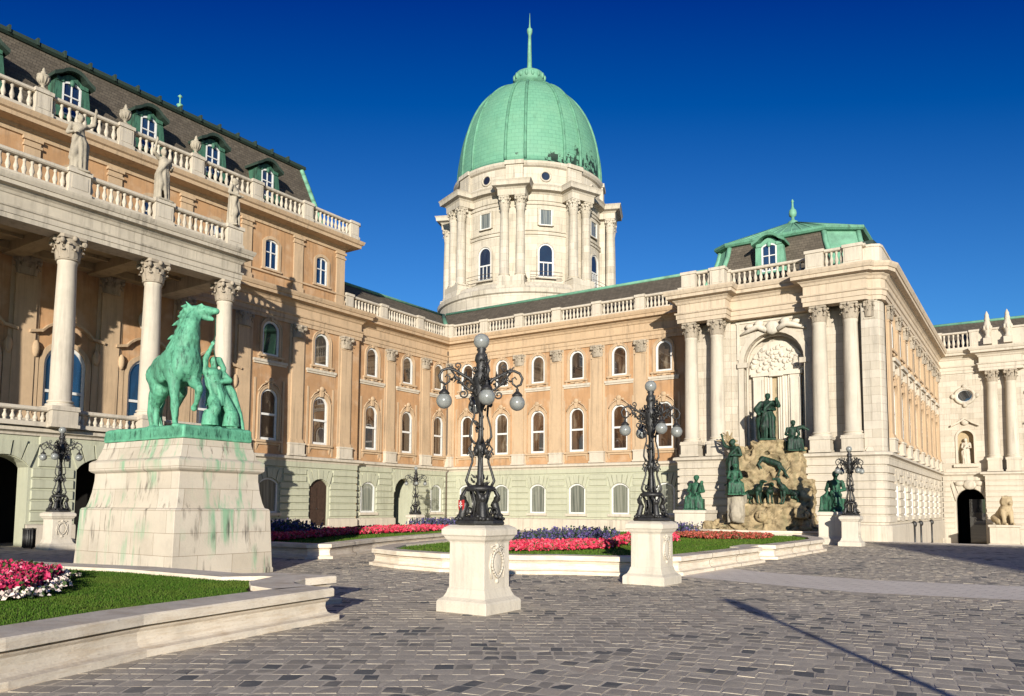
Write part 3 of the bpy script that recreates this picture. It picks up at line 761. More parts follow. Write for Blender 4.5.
def hand(mb, wrist, d, s=1.0, up=(0, 0, 1)):
    """palm, four unequal bent fingers and a thumb, along direction d"""
    d = Vector(d).normalized(); u = Vector(up); sd = d.cross(u).normalized(); u = sd.cross(d); w = Vector(wrist)
    mb.cap(w, 0.035*s, w+d*0.09*s, 0.042*s)
    for k, L in enumerate((0.075, 0.09, 0.085, 0.065)):
        b = w+d*0.1*s+sd*(k-1.5)*0.024*s
        m = b+d*L*0.55*s-u*0.01*s; e = m+d*L*0.35*s-u*0.035*s
        mb.cap(b, 0.012*s, m, 0.0105*s, 6); mb.cap(m, 0.0105*s, e, 0.009*s, 6)
    b = w+d*0.035*s+sd*0.04*s; mb.cap(b, 0.015*s, b+d*0.05*s+sd*0.035*s-u*0.02*s, 0.011*s, 6)
def head(mb, c, r, face):
    """skull, jaw, nose, brow and ears; face = direction looked at"""
    c = Vector(c); f = Vector(face).normalized(); sd = Vector((-f.y, f.x, 0)).normalized(); u = sd.cross(f)*-1
    if u.z < 0: u = -u
    mb.ell(c, (r*0.82, r*0.9, r), 14, 9)
    mb.ell(c+f*r*0.25-u*r*0.4, (r*0.6, r*0.6, r*0.62), 12, 8)
    mb.cap(c+f*r*0.82+u*r*0.1, r*0.1, c+f*r*1.05-u*r*0.2, r*0.15, 6)
    mb.cap(c+f*r*0.78+u*r*0.22-sd*r*0.4, r*0.12, c+f*r*0.78+u*r*0.22+sd*r*0.4, r*0.12, 6)
    mb.cap(c+f*r*0.78-u*r*0.52-sd*r*0.2, r*0.1, c+f*r*0.78-u*r*0.52+sd*r*0.2, r*0.1, 6)
    for s_ in (-1, 1): mb.ell(c+sd*s_*r*0.84, (r*0.14, r*0.2, r*0.25), 6, 5)
# ------------------------------------------------------------------ ground
def gz(x, y):
    """level court; beyond the fountain pavilion it falls gently away to the rear gate"""
    fx = min(1.0, max(0.0, (x+9.5)/2.0)); d = max(0.0, y-44.5)
    return -0.045*d*fx if d < 40 else -1.8*fx
def in_poly(x, y, P):
    c = False; n = len(P)
    for i in range(n):
        (xa, ya), (xb, yb) = P[i], P[i-1]
        if (ya > y) != (yb > y) and x < (xb-xa)*(y-ya)/(yb-ya)+xa: c = not c
    return c
def inset(poly, d):
    n = len(poly); P = [Vector((p[0], p[1])) for p in poly]; out = []
    for i in range(n):
        a = (P[i]-P[i-1]).normalized(); b = (P[(i+1) % n]-P[i]).normalized()
        na = Vector((-a.y, a.x)); nb = Vector((-b.y, b.x)); m = (na+nb)/max(1+na.dot(nb), 0.45)
        q = P[i]+m*d; out.append((q.x, q.y))
    return out
BED1 = [(-7.45, -4.0), (-7.55, 0.6), (-7.95, 3.4), (-8.4, 5.0), (-8.62, 6.6), (-8.82, 8.2), (-9.25, 8.22), (-9.75, 8.30), (-10.1, 8.55), (-10.32, 9.0), (-10.3, 9.62), (-11.5, 9.45), (-11.9, 8.95), (-14.5, 8.85), (-16.8, 8.3), (-22.0, 7.2), (-22.0, -4.0)]
BEDA = [(-16.0, 16.6), (-14.6, 16.1), (-12.9, 15.9), (-10.75, 16.7), (-10.2, 17.2), (-8.7, 17.7), (-7.55, 18.8), (-7.3, 24.9), (-7.75, 25.1), (-7.85, 26.4), (-7.35, 26.7), (-7.2, 33.2), (-7.8, 35.4), (-9.2, 38.2), (-16.5, 39.6), (-20.0, 38.0), (-20.5, 33.0), (-19.0, 25.0), (-17.2, 18.6)]
BEDB = [(-30.0, 16.9), (-19.3, 17.0), (-18.9, 17.6), (-20.4, 21.1), (-21.5, 24.5), (-22.6, 28.5), (-23.8, 33.0), (-25.6, 38.0), (-31.0, 40.5), (-32.3, 36.0), (-31.6, 22.0)]
PATH = [(-7.5, 18.3), (-6.9, 18.35), (-3.2, 17.2), (-0.2, 17.7), (6.0, 19.2), (14.0, 21.6), (14.0, 25.0), (6.0, 22.4), (-0.3, 20.9), (-3.4, 20.4), (-6.3, 21.2), (-7.4, 22.0)]
g = MB()
ys = [-300, -60, -20, 44.5, 50, 55, 60, 65, 70, 74.0, 84.5, 300]; xs = [-300, -60, -9.5, -8.8, -8.1, -7.5, 10, 60, 300]
vv = [(x, y, gz(x, y)+0.0018) for y in ys for x in xs]; W = len(xs)
g.add(vv, [(j*W+i, j*W+i+1, (j+1)*W+i+1, (j+1)*W+i) for j in range(len(ys)-1) for i in range(W-1)])
tag(g.build('ground', 'ground'), kind='structure')
pp = MB(); pp.add([(x, y, 0.006) for x, y in PATH], [tuple(range(len(PATH)))]); tag(pp.build('path', 'path'), kind='structure')
kb = MB(); kb.add([(-7.6, 44.2, .008), (30, 42.6, .008), (30, 43.7, .008), (-7.0, 45.2, .008)], [(0, 1, 2, 3)]); tag(kb.build('paved_strip', 'path'), kind='structure')

def np_mesh(name, V, F, mat, kind=None, smooth=False):
    """V (n,3), F (m,4) arrays"""
    me = bpy.data.meshes.new(name); k = F.shape[1]
    me.vertices.add(len(V)); me.vertices.foreach_set('co', V.astype(np.float32).ravel())
    me.loops.add(F.size); me.loops.foreach_set('vertex_index', F.astype(np.int32).ravel())
    me.polygons.add(len(F)); me.polygons.foreach_set('loop_start', np.arange(0, F.size, k, dtype=np.int32))
    try: me.polygons.foreach_set('loop_total', np.full(len(F), k, dtype=np.int32))
    except Exception: pass
    me.update(calc_edges=True); me.validate()
    me.polygons.foreach_set('use_smooth', np.full(len(F), smooth, dtype=bool))
    me.materials.append(M[mat]); o = bpy.data.objects.new(name, me); COL.objects.link(o)
    return tag(o, kind=kind)
def cobbles():
    cen = []; ang = []
    def field(a, pred):
        ca, sa = math.cos(a), math.sin(a); row = 0.262
        for j in range(-40, 260):
            wv = 0.0; u = -40+random.random()*0.2
            while u < 60:
                w = random.uniform(0.16, 0.235); v = j*row
                uu = u+w/2; vv_ = v+0.05*math.sin(uu*0.25)+0.02*math.sin(uu*0.9+j*0.05)
                x, y = uu*ca-vv_*sa, uu*sa+vv_*ca
                dep = -0.559*x+0.829*y; lat = 0.829*x+0.559*y
                if 2.5 < dep < 50 and abs(lat) < dep*0.68+2.5 and y < 46.5 and x > -33.0 and pred(x, y):
                    cen.append((x, y, w/2-0.008, row/2-0.008)); ang.append(a)
                u += w
    def ok(x, y):
        return not (in_poly(x, y, B1) or in_poly(x, y, BA) or in_poly(x, y, BB) or in_poly(x, y, PATH) or (x < -16.4 and x > -20.8 and 10.2 < y < 13.2) or (x > -18 and x < -6.5 and y > 44.9))
    B1, BA, BB = inset(BED1, -0.05), inset(BEDA, -0.05), inset(BEDB, -0.05)
    side = lambda x, y: x > -4.9+0.16*(y-5)
    field(R(34), lambda x, y: not side(x, y) and ok(x, y))
    field(R(9), lambda x, y: side(x, y) and ok(x, y))
    c = np.array(cen); a = np.array(ang)+RNG.normal(0, 0.025, len(cen)); n = len(c)
    ring = np.array([(-1, -1), (0, -1.0), (1, -1), (1.0, 0), (1, 1), (0, 1.0), (-1, 1), (-1.0, 0)])
    V = np.zeros((n, 17, 3)); hh = RNG.normal(0, 0.0012, n); tx = RNG.normal(0, 0.010, n); ty = RNG.normal(0, 0.010, n)
    for k, (s, z) in enumerate(((1.0, -0.008), (0.94, 0.0035))):
        j = 1+RNG.normal(0, 0.045, (n, 8))
        rx = ring[:, 0]*(0.93 if k == 0 else 1); ry = ring[:, 1]
        lx = (c[:, 2:3])*rx*s*j; ly = c[:, 3:4]*ry*s*j
        V[:, k*8:k*8+8, 0] = c[:, 0:1]+lx*np.cos(a)[:, None]-ly*np.sin(a)[:, None]
        V[:, k*8:k*8+8, 1] = c[:, 1:2]+lx*np.sin(a)[:, None]+ly*np.cos(a)[:, None]
        V[:, k*8:k*8+8, 2] = z if k == 0 else z+hh[:, None]+lx*tx[:, None]+ly*ty[:, None]
    V[:, 16, :2] = c[:, :2]; V[:, 16, 2] = 0.005+hh
    fz = np.array([gz(x, y) for x, y in c[:, :2]]); V[:, :, 2] += fz[:, None]
    F = [(i, (i+1) % 8, (i+1) % 8+8, i+8) for i in range(8)]+[(8+i, 8+i+1, 8+(i+2) % 8, 16) for i in range(0, 8, 2)]
    F = np.array(F)[None]+(np.arange(n)*17)[:, None, None]
    np_mesh('cobblestones', V.reshape(-1, 3), F.reshape(-1, 4), 'sett', 'structure', False)
cobbles()

# ------------------------------------------------------------------ left wing of the palace (faces +X)
def roof_slab(mb, quad, t=0.12):
    mb.hexa([(p[0], p[1], p[2]-t) for p in quad], quad)
LW = thing('palace_wing', 'left palace wing of peach stucco with columned balcony portico and dark mansard roof', 'building', (-38.5, 0, 0), PI/2)
F = Frame(LW)
XA, XB, XC = -10.0, 37.75, 48.0; YR = -0.35
ris = [30.3, 34.35]; main = [39.35, 43.1, 46.75]; gal = [-5.5, -1.5, 2.5, 6.5, 10.5, 14.45, 18.4, 22.45, 26.4]
ops = []
up = []
for x in ris:
    ops.append(window(F, 'piano', x, 5.62, 1.28, 3.12, 0.64, YR)); ops.append(window(F, 'upper', x, 10.72, 1.26, 2.15, 0.63, YR))
for x in gal[1:]:
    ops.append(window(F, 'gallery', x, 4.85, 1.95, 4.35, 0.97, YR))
w1 = MB().wall(XA, XB, 4.7, 13.2, ops, YR, 0.3); w1.box(XB-0.02, XB, YR, 0.3, 0, 13.2)
F.put(w1, 'wall', 'wall')
ops2 = []
for x in main:
    ops2.append(window(F, 'piano', x, 5.62, 1.18, 3.12, 0.59)); ops2.append(window(F, 'upper', x, 10.75, 1.14, 2.1, 0.57))
F.put(MB().wall(XB, XC, 4.7, 13.2, ops2, 0, 0.3), 'wall', 'wall')
# ground floor: base wall and rustication
def ground_wall(F, x0, x1, y, wins, extra=(), mat='green', z0=-0.3, basement=False, plinth=True):
    og = []; ob = []
    for (x, w) in wins:
        og.append(window(F, 'ground', x, 1.25, w, 2.1, 0.34, y))
        if basement: ob.append(window(F, 'plain', x, 0.28, w+0.06, 0.46, 0.0, y-0.15))
    og += list(extra)
    F.put(MB().wall(x0, x1, z0, 4.6, og, y+0.015, 0.32), 'wall', mat)
    rb = MB(); rustic(rb, x0, x1, 0.92, 4.44, 8, og, y); F.put(rb, 'rustication', mat)
    if plinth:
        pb = MB(); cur = x0
        for c0, c1 in sorted((o[0]-o[1]/2, o[0]+o[1]/2) for o in extra)+[(x1, x1)]:
            if c0-cur > 0.05: pb.sweep([(d, max(z, z0)) for d, z in PLINTH], [(cur, y), (c0, y)])
            cur = c1
        F.put(pb, 'plinth', 'cream')
    return og
door_op = (34.45, 1.55, 0.42, 2.95, 0.42)
ground_wall(F, 24.8, XB, YR, [(30.45, 1.42), (26.4, 1.42)], [door_op])
gate_op = (42.85, 1.9, 0.0, 2.75, 0.95)
ground_wall(F, XB, XC, 0, [(39.2, 1.36), (46.6, 1.3)], [gate_op])
d = MB(); d.extr_y([(33.69, 0.42), (35.21, 0.42)]+[(x, z) for x, z in reversed(arc_pts(34.45, 1.52, 2.95, 0.42))], YR+0.16, YR+0.24)
for q in (33.87, 34.55):
    for z0, z1 in ((0.6, 1.3), (1.45, 2.2), (2.3, 2.9)): d.box(q, q+0.48, YR+0.12, YR+0.17, z0, z1)
dd = F.put(d, 'door', 'door'); MB().ell((34.36, YR+0.1, 1.5), (0.04, 0.04, 0.04)).build('handle', 'iron', dd)
st = MB(); st.box(33.5, 35.4, YR-0.55, YR+0.2, 0, 0.21); st.box(33.6, 35.3, YR-0.28, YR+0.2, 0.2, 0.42); F.put(st, 'doorstep', 'cream')
gp = MB(); gp.box(41.9, 43.8, 1.7, 1.8, 0, 4); gp.box(41.85, 41.9, 0.3, 1.7, 0, 4); F.put(gp, 'passage', 'black')
gs = MB(); gs.box(43.76, 43.9, 0.3, 1.69, 0, 3.9); F.put(gs, 'passage_wall', 'green')
gc = MB(); gc.sweep(GCOR, [(24.85, YR), (XB, YR), (XB, 0), (XC-0.02, 0)]); F.put(gc, 'string_course', 'cream')
# pilasters, ledges between them
for x in (28.35, 32.35, 36.45): pilaster(F, x, YR, 4.78, 13.0, 0.9)
for x in gal: pilaster(F, x+2.03, YR, 4.78, 13.0, 0.95, mat='trim') if x+2.03 < 25 else None
for x in (41.2, 45.1): pilaster(F, x, 0, 4.78, 13.0)
for x, y in [(q, YR) for q in ris]+[(q, 0) for q in main]:
    l = MB(); l.box(x-1.25, x+1.25, y-0.14, y+0.02, 10.28, 10.44); l.box(x-1.2, x+1.2, y-0.08, y+0.02, 10.16, 10.28); F.put(l, 'ledge', 'cream')
# entablature (risalit steps back to the main wall)
en = MB(); en.sweep(ENT, [(XA, YR), (XB, YR), (XB, 0), (XC, 0)]); F.put(en, 'cornice', 'trim')
balustrade(F, [(36.55, 0.05), (XC+0.1, 0.05)], 15.0, 1.1, [0.35, 3.75, 7.75, 11.2], r=0.105)
dp = MB(); dp.tube([(XB+0.16, -0.12, 0.2), (XB+0.16, -0.12, 13.0)], 0.055, 8); F.put(dp, 'downpipe', 'dark_iron')
dp = MB(); dp.tube([(XC-0.28, -0.12, 0.2), (XC-0.28, -0.12, 4.3), (XC-0.2, -0.35, 4.6), (XC-0.28, -0.12, 4.9), (XC-0.28, -0.12, 14.0)], 0.06, 8); F.put(dp, 'downpipe', 'dark_iron')
# attic storey
AY = -0.15; AX = 36.2
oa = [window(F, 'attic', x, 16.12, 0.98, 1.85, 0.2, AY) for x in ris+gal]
aw = MB().wall(XA, AX, 14.9, 19.0, oa, AY, 0.3); aw.box(AX-0.02, AX, AY, 9, 14.9, 19.0); F.put(aw, 'wall', 'wall')
for x in [q+2.03 for q in gal]+[32.35]+[35.95]:
    p = MB(); p.box(x-0.36, x+0.36, AY-0.1, AY+0.02, 15.0, 18.75); p.box(x-0.42, x+0.42, AY-0.16, AY+0.02, 18.3, 18.42); p.box(x-0.44, x+0.44, AY-0.18, AY+0.02, 18.6, 18.75); p.box(x-0.42, x+0.42, AY-0.14, AY+0.02, 15.0, 15.5)
    F.put(p, 'attic_pilaster', 'trim')
sc_ = MB(); sc_.sweep([(0, 15.75), (0.14, 15.8), (0.14, 15.9), (0, 15.95)], [(XA, AY), (AX, AY), (AX, 4)]); F.put(sc_, 'sill_course', 'trim')
ac = MB(); ac.sweep([(0, 18.74), (0.1, 18.76), (0.12, 18.95), (0.2, 19.0), (0.26, 19.1), (0.86, 19.16), (0.88, 19.34), (0.98, 19.4), (1.04, 19.55), (1.06, 19.62), (0, 19.68), (-0.6, 19.7), (-0.6, 18.74)], [(XA, AY), (AX, AY), (AX, 9)]); F.put(ac, 'attic_cornice', 'trim')
piers = [q+2.03-XA for q in gal if q+2.03 > XA]+[32.3-XA]
balustrade(F, [(XA, AY-0.72), (AX+0.5, AY-0.72), (AX+0.5, 8.5)], 19.66, 1.12, piers+[AX+0.12-XA, AX+0.12-XA+4.8, AX+0.12-XA+8.8], sp=0.34, r=0.118, pw=0.72)
adk = MB(); adk.box(XA, AX+0.6, AY-0.6, 1.2, 19.45, 19.67); F.put(adk, 'attic_deck', 'cream')
# mansard
ma = MB()
A = [(XA, 0.75, 19.9), (35.5, 0.75, 19.9), (34.15, 2.0, 24.55), (XA, 2.0, 24.55)]
roof_slab(ma, A); roof_slab(ma, [(35.5, 0.75, 19.9), (35.5, 11, 19.9), (34.15, 10, 24.55), (34.15, 2.0, 24.55)]); roof_slab(ma, [(XA, 2.0, 24.55), (34.15, 2.0, 24.55), (30, 6, 25.3), (XA, 6, 25.3)])
roof_slab(ma, [(34.15, 2.0, 24.55), (34.15, 10, 24.55), (30, 6.1, 25.3), (30, 6, 25.3)])
mo = F.put(ma, 'mansard_roof', 'slate')
cr = MB(); cr.sweep([(-0.1, 24.3), (0.16, 24.32), (0.28, 24.42), (0.26, 24.6), (0.1, 24.7), (-0.1, 24.68)], [(XA, 2.0), (34.15, 2.0), (34.15, 10)])
for k in range(34):
    x = XA+1.3*k; cr.box(x-0.05, x+0.05, 1.66, 1.95, 24.4, 24.76)
cr.build('roof_edge', 'copper_dark', mo)
hp = MB(); n_ = 8
for i in range(n_):
    t0, t1 = i/n_, (i+1)/n_
    P0 = Vector((35.5, 0.75, 19.9)).lerp(Vector((34.15, 2.0, 24.55)), t0); P1 = Vector((35.5, 0.75, 19.9)).lerp(Vector((34.15, 2.0, 24.55)), t1)
    hp.tube([P0, P1], 0.17, 8)
hp.build('copper_hip', 'copper', mo)
fi = MB(); fi.lathe([(0.3, 0), (0.32, 0.2), (0.12, 0.35), (0.1, 0.7), (0.2, 0.85), (0.05, 0.95), (0.04, 1.3), (0.14, 1.38), (0.02, 1.5)], (25.8, 3.0, 24.65), 10); fi.build('finial', 'copper', mo)
def dormer_at(F, x, y, z, body_mat='copper_mid', hood_mat='copper_dark', sx=1.0):
    """round-topped copper dormer"""
    def body():
        mb = MB()
        for s in (-1, 1):
            mb.box(s*0.72-0.17, s*0.72+0.17, -0.1, 1.5, 0, 1.95); mb.box(s*0.72-0.22, s*0.72+0.22, -0.16, 0.2, 1.72, 1.9)
            mb.hexa([(s*0.9-0.1, -0.14, 0.0), (s*0.9+0.22*s+0.1, -0.14, 0.0), (s*0.9+0.22*s+0.1, 0.3, 0.0), (s*0.9-0.1, 0.3, 0.0)], [(s*0.9-0.1, -0.1, 1.7), (s*0.9+0.1, -0.1, 1.7), (s*0.9+0.1, 0.3, 1.7), (s*0.9-0.1, 0.3, 1.7)])
        mb.box(-0.9, 0.9, -0.12, 0.3, -0.05, 0.14)
        a = arc_pts(0, 1.1, 1.62, 0.25, 8); b = [(-0.62, 1.95)]+[(x, z+0.36) for x, z in a[1:-1]]+[(0.62, 1.95)]
        for i in range(8): mb.hexa([(a[i][0], -0.08, a[i][1]), (a[i+1][0], -0.08, a[i+1][1]), (b[i+1][0], -0.08, b[i+1][1]), (b[i][0], -0.08, b[i][1])], [(a[i][0], 0.2, a[i][1]), (a[i+1][0], 0.2, a[i+1][1]), (b[i+1][0], 0.2, b[i+1][1]), (b[i][0], 0.2, b[i][1])])
        mb.ell((0, -0.14, 1.82), (0.16, 0.1, 0.18), 8, 6)
        return mesh_of(mb, 'dormer', body_mat)
    def hood():
        mb = MB(); c = [(-1.2, 1.80), (-0.9, 1.95)]+[(x, z) for x, z in arc_pts(0, 1.5, 2.02, 0.30, 8)]+[(0.9, 1.95), (1.2, 1.80)]
        for a, b in zip(c, c[1:]):
            mb.hexa([(a[0], -0.42, a[1]), (b[0], -0.42, b[1]), (b[0], 2.2, b[1]), (a[0], 2.2, a[1])], [(a[0], -0.46, a[1]+0.17), (b[0], -0.46, b[1]+0.17), (b[0], 2.2, b[1]+0.17), (a[0], 2.2, a[1]+0.17)])
        return mesh_of(mb, 'dormer_hood', hood_mat)
    o = F.inst('dormer', cached('dormer'+body_mat, body), (x, y, z)); link('dormer_hood', cached('dormerh'+hood_mat, hood), o)
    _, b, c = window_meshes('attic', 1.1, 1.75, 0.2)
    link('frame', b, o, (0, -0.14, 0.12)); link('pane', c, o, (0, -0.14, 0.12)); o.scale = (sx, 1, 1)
for x in [q for q in gal if q > 8]+[30.3]: dormer_at(F, x+0.05, 0.62, 20.75, sx=0.82)
# low slate roof of the main part
lr = MB(); roof_slab(lr, [(36.4, 0.2, 15.35), (52.2, 0.2, 15.35), (52.2, 3.4, 18.1), (36.4, 3.4, 18.1)]); roof_slab(lr, [(36.4, 3.4, 18.1), (52.2, 3.4, 18.1), (52.2, 9, 17.6), (36.4, 9, 17.6)])
lo = F.put(lr, 'roof', 'slate'); rg = MB(); rg.tube([(36.4, 3.4, 18.16), (51.3, 3.4, 18.16)], 0.12, 8); rg.build('copper_ridge', 'copper', lo)
# core so no light leaks through
co = MB(); co.box(XA, AX-0.05, 0.6, 9, -0.5, 19.2); co.box(AX-0.05, XC+0.4, 1.9, 9, -0.5, 15.2); F.put(co, 'core', 'black')
# ---- portico
PY = -5.5; PXL, PXR = -10.0, 24.75
colx = [15.8-3.78*k for k in range(-2, 7)]
colx = [x for x in colx if x > PXL+0.5]
aps = [(x+1.89, 1.9, 0.0, 3.15, 0.45) for x in colx if x+1.89 < 23]
pw_ = MB().wall(PXL, PXR, -0.3, 4.6, aps, PY+0.28, 0.9)
pw_.box(PXR-0.02, PXR, PY+0.28, YR, -0.3, 4.6); F.put(pw_, 'podium_wall', 'green')
rb = MB()
rustic(rb, PXL, PXR, 0.92, 4.44, 8, aps, PY+0.26, 0.06); F.put(rb, 'rustication', 'green')
rs = MB(); rustic(rs, 0, 5.0, 0.92, 4.44, 8, []); rs_o = F.put(rs, 'rustication', 'green', (PXR, PY+0.28, 0), PI/2)
pb = MB(); cur = PXL
for o in aps[::-1]+[(PXR+0.5, 1.0)]:
    a = min(o[0]-o[1]/2, PXR)
    if a-cur > 0.05: pb.sweep([(dd_, max(z, -0.3)) for dd_, z in PLINTH], [(cur, PY+0.28), (a, PY+0.28)]); F.put(pb, 'plinth', 'cream'); pb = MB()
    cur = o[0]+o[1]/2
pb.sweep([(dd_, max(z, -0.3)) for dd_, z in PLINTH], [(PXR, PY+0.28), (PXR, YR)]); F.put(pb, 'plinth', 'cream')
fl = MB(); fl.box(PXL, PXR-0.03, PY+0.3, YR, 4.46, 4.76); F.put(fl, 'balcony_floor', 'cream')
pg = MB(); pg.sweep(GCOR, [(PXL, PY+0.28), (PXR, PY+0.28), (PXR, YR)]); F.put(pg, 'string_course', 'cream')
bk = MB(); bk.box(PXL, PXR-0.3, -1.4, -1.3, -0.3, 4.4); F.put(bk, 'undercroft_wall', 'black')
L0 = colx[0] if colx[0] > colx[-1] else colx[-1]
acc = sorted(colx); base = PXL
balustrade(F, [(PXL, PY), (acc[-1]+0.05, PY), (acc[-1]+0.05, YR-0.2)], 4.78, 0.78, [x-base for x in acc]+[acc[-1]+0.05-base+4.9], sp=0.28, pw=1.02, r=0.10)
for x in acc:
    column(F, x, PY, 4.78, 12.72, 0.415, 'cream', ped=0.78, pw=1.02, cap_h=1.0, cw=1.0)
    pilaster(F, x, YR-0.01, 4.78, 12.98, 0.1, 0.02, ped=0) if False else None
pe = MB(); ENTP = [(d_*0.75, 12.72+(z-13.0)*0.85) for d_, z in ENT[:-2]]+[(-0.92, 14.42), (-0.92, 12.72)]
pe.sweep(ENTP, [(PXL, PY-0.40), (acc[-1]+0.46, PY-0.40), (acc[-1]+0.46, YR)]); F.put(pe, 'portico_entablature', 'frieze')
ce = MB(); ce.box(PXL, acc[-1]+0.3, PY+0.3, YR, 13.35, 13.55); ce.box(PXL, acc[-1]+0.3, PY+0.3, YR, 14.2, 14.40); F.put(ce, 'balcony_ceiling', 'warm_stone')
bm_ = MB()
for x in acc: bm_.box(x-0.38, x+0.38, PY+0.5, YR, 12.9, 13.36)
bm_.box(PXL, acc[-1]+0.3, YR-0.7, YR-0.002, 13.02, 13.34)
for x in acc[:-1]:
    for q in (PY+1.6, PY+3.2): bm_.box(x+0.4, x+3.36, q-0.12, q+0.12, 13.2, 13.356)
F.put(bm_, 'ceiling_beam', 'warm_stone')
balustrade(F, [(PXL, PY-0.42), (acc[-1]+0.3, PY-0.42), (acc[-1]+0.3, AY-0.5)], 14.42, 1.03, [x-PXL for x in acc]+[acc[-1]+0.3-PXL+4.6], sp=0.29, pw=0.86, r=0.108)
ring = MB(); ring.tube([(22.4+0.42*math.cos(a), YR-0.05, 11.2+0.5*math.sin(a)) for a in [2*PI*k/20 for k in range(20)]], 0.09, 8, closed=True); F.put(ring, 'round_moulding', 'cream')
recenter(LW, (20, 0, 0))

# ------------------------------------------------------------------ central wing (faces -Y)
CW = thing('palace_wing', 'middle palace wing of peach stucco over pale green rusticated ground floor, behind the flower beds', 'building', (0, 47.9, 0))
F = Frame(CW)
wx = [-36.55, -33.25, -30.02, -26.76, -23.42, -20.15]
ops = []
for x in wx:
    ops.append(window(F, 'piano', x, 5.62, 1.22, 3.14, 0.61)); ops.append(window(F, 'upper', x, 10.75, 1.18, 2.1, 0.59))
F.put(MB().wall(-38.6, -17.0, 4.7, 13.2, ops, 0, 0.3), 'wall', 'wall')
ground_wall(F, -38.5, -17.0, 0, [(x, 1.3) for x in wx], basement=True)
F.put(MB().sweep(GCOR, [(-38.4, 0), (-17.2, 0)]), 'string_course', 'cream')
for a, b in zip(wx, wx[1:]): pilaster(F, (a+b)/2, 0, 4.78, 13.0, 0.82)
pilaster(F, -38.22, 0, 4.78, 13.0, 0.5)
for x in wx:
    l = MB(); l.box(x-1.1, x+1.1, -0.14, 0.02, 10.28, 10.44); l.box(x-1.05, x+1.05, -0.08, 0.02, 10.16, 10.28); F.put(l, 'ledge', 'cream')
F.put(MB().sweep(ENT, [(-38.5, 0), (-17.0, 0)]), 'cornice', 'trim')
balustrade(F, [(-38.55, 0.05), (-17.3, 0.05)], 15.0, 1.1, [0.3]+[(a+b)/2+38.55 for a, b in zip(wx, wx[1:])]+[19.9], sp=0.285, r=0.105)
cr = MB(); roof_slab(cr, [(-44, 0.2, 15.35), (-14.5, 0.2, 15.35), (-14.5, 3.4, 18.1), (-44, 3.4, 18.1)]); roof_slab(cr, [(-44, 3.4, 18.1), (-14.5, 3.4, 18.1), (-14.5, 9, 17.6), (-44, 9, 17.6)])
ro = F.put(cr, 'roof', 'slate'); MB().tube([(-41.5, 3.4, 18.16), (-14.6, 3.4, 18.16)], 0.12, 8).build('copper_ridge', 'copper', ro)
MB().tube([(-41.85, 3.4, 18.12), (-38.7, 0.25, 15.45)], 0.2, 8).build('copper_valley', 'copper', ro)
co = MB(); co.box(-38.0, -16.9, 0.6, 9, -0.5, 15.2); F.put(co, 'core', 'black')
recenter(CW, (-28, 0, 0))

# ------------------------------------------------------------------ fountain pavilion and the wing that runs back from it
PV = thing('corner_pavilion', 'cream stone corner pavilion with paired columns, great niche and green copper roof behind the fountain', 'building', (0, 44.9, 0))
F = Frame(PV)
XL, XR = -17.95, -6.5
blk = [(-17.95, 3.0), (-17.95, 0), (-14.85, 0), (-14.85, 0.9), (-10.45, 0.9), (-10.45, 0), (-7.0, 0), (-6.65, 0.14), (-6.5, 0.5), (-6.5, 1.6)]
gw = MB(); gw.sweep([(-0.2, -2.2), (0, -2.2), (0, 4.6), (-0.2, 4.6)], blk); F.put(gw, 'wall', 'rust')
rb = MB()
for i in range(8):
    z = 0.92+0.44*i
    rb.sweep([(-0.05, z+0.07), (0.05, z+0.075), (0.085, z+0.10), (0.085, z+0.41), (0.05, z+0.435), (-0.05, z+0.44)], blk)
F.put(rb, 'rustication', 'rust')
F.put(MB().sweep([(d_, z if z > -0.5 else -2.2) for d_, z in PLINTH], blk), 'plinth', 'cream')
F.put(MB().sweep(GCOR, blk), 'string_course', 'cream')
arch = (-12.5, 3.5, 4.79, 10.35, 1.75)
uw = MB().wall(-17.7, -6.6, 4.75, 13.2, [arch], 1.15, 0.9); uw.box(-17.7, -17.68, 1.15, 3.2, 4.75, 13.2)
F.put(uw, 'wall', 'ashlar')
eb = MB(); eb.extr_z([(-7.55, 1.2), (-7.55, 0.22), (-6.95, 0.22), (-6.62, 0.4), (-6.5, 0.75), (-6.5, 1.2)], 4.79, 13.0)
F.put(eb, 'corner_pier', 'ashlar'); eb = MB(); eb.extr_z([(-10.5, 1.25), (-10.5, 0.98), (-7.5, 0.98), (-7.5, 1.25)], 4.79, 13.0); F.put(eb, 'corner_pier', 'ashlar'); eb = MB(); eb.extr_z([(-17.7, 1.25), (-17.7, 0.98), (-15.0, 0.98), (-15.0, 1.25)], 4.79, 13.0)
F.put(eb, 'corner_pier', 'ashlar')
for x in (-17.22, -15.6, -9.72, -8.08):
    column(F, x, 0.28, 4.79, 13.0, 0.42, 'cream', ped=0.8, pw=1.06, cap_h=0.92)
    pilaster(F, x, 0.98, 4.79, 13.0, 0.62, 0.08, mat='ashlar', ped=0.8, ch=0.92)
p_ = pilaster(F, -7.1, 0.22, 4.79, 13.0, 0.5, 0.05, mat='ashlar', ped=0.0, ch=0.9)
ent = [(-17.8, 3.0), (-17.8, -0.15), (-14.95, -0.15), (-14.95, 0.75), (-10.35, 0.75), (-10.35, -0.15), (-7.25, -0.15), (-7.1, 0.12), (-6.9, 0.12), (-6.56, 0.3), (-6.42, 0.65), (-6.42, 28.95)]
F.put(MB().sweep(ENT, ent), 'cornice', 'cornice')
top = MB(); top.extr_z([(-17.8, 3), (-17.8, 0), (-14.95, 0), (-14.95, 0.9), (-10.35, 0.9), (-10.35, 0), (-7.2, 0), (-6.5, 0.6), (-6.5, 12), (-17.8, 12)], 14.6, 14.97); F.put(top, 'roof_deck', 'cream')
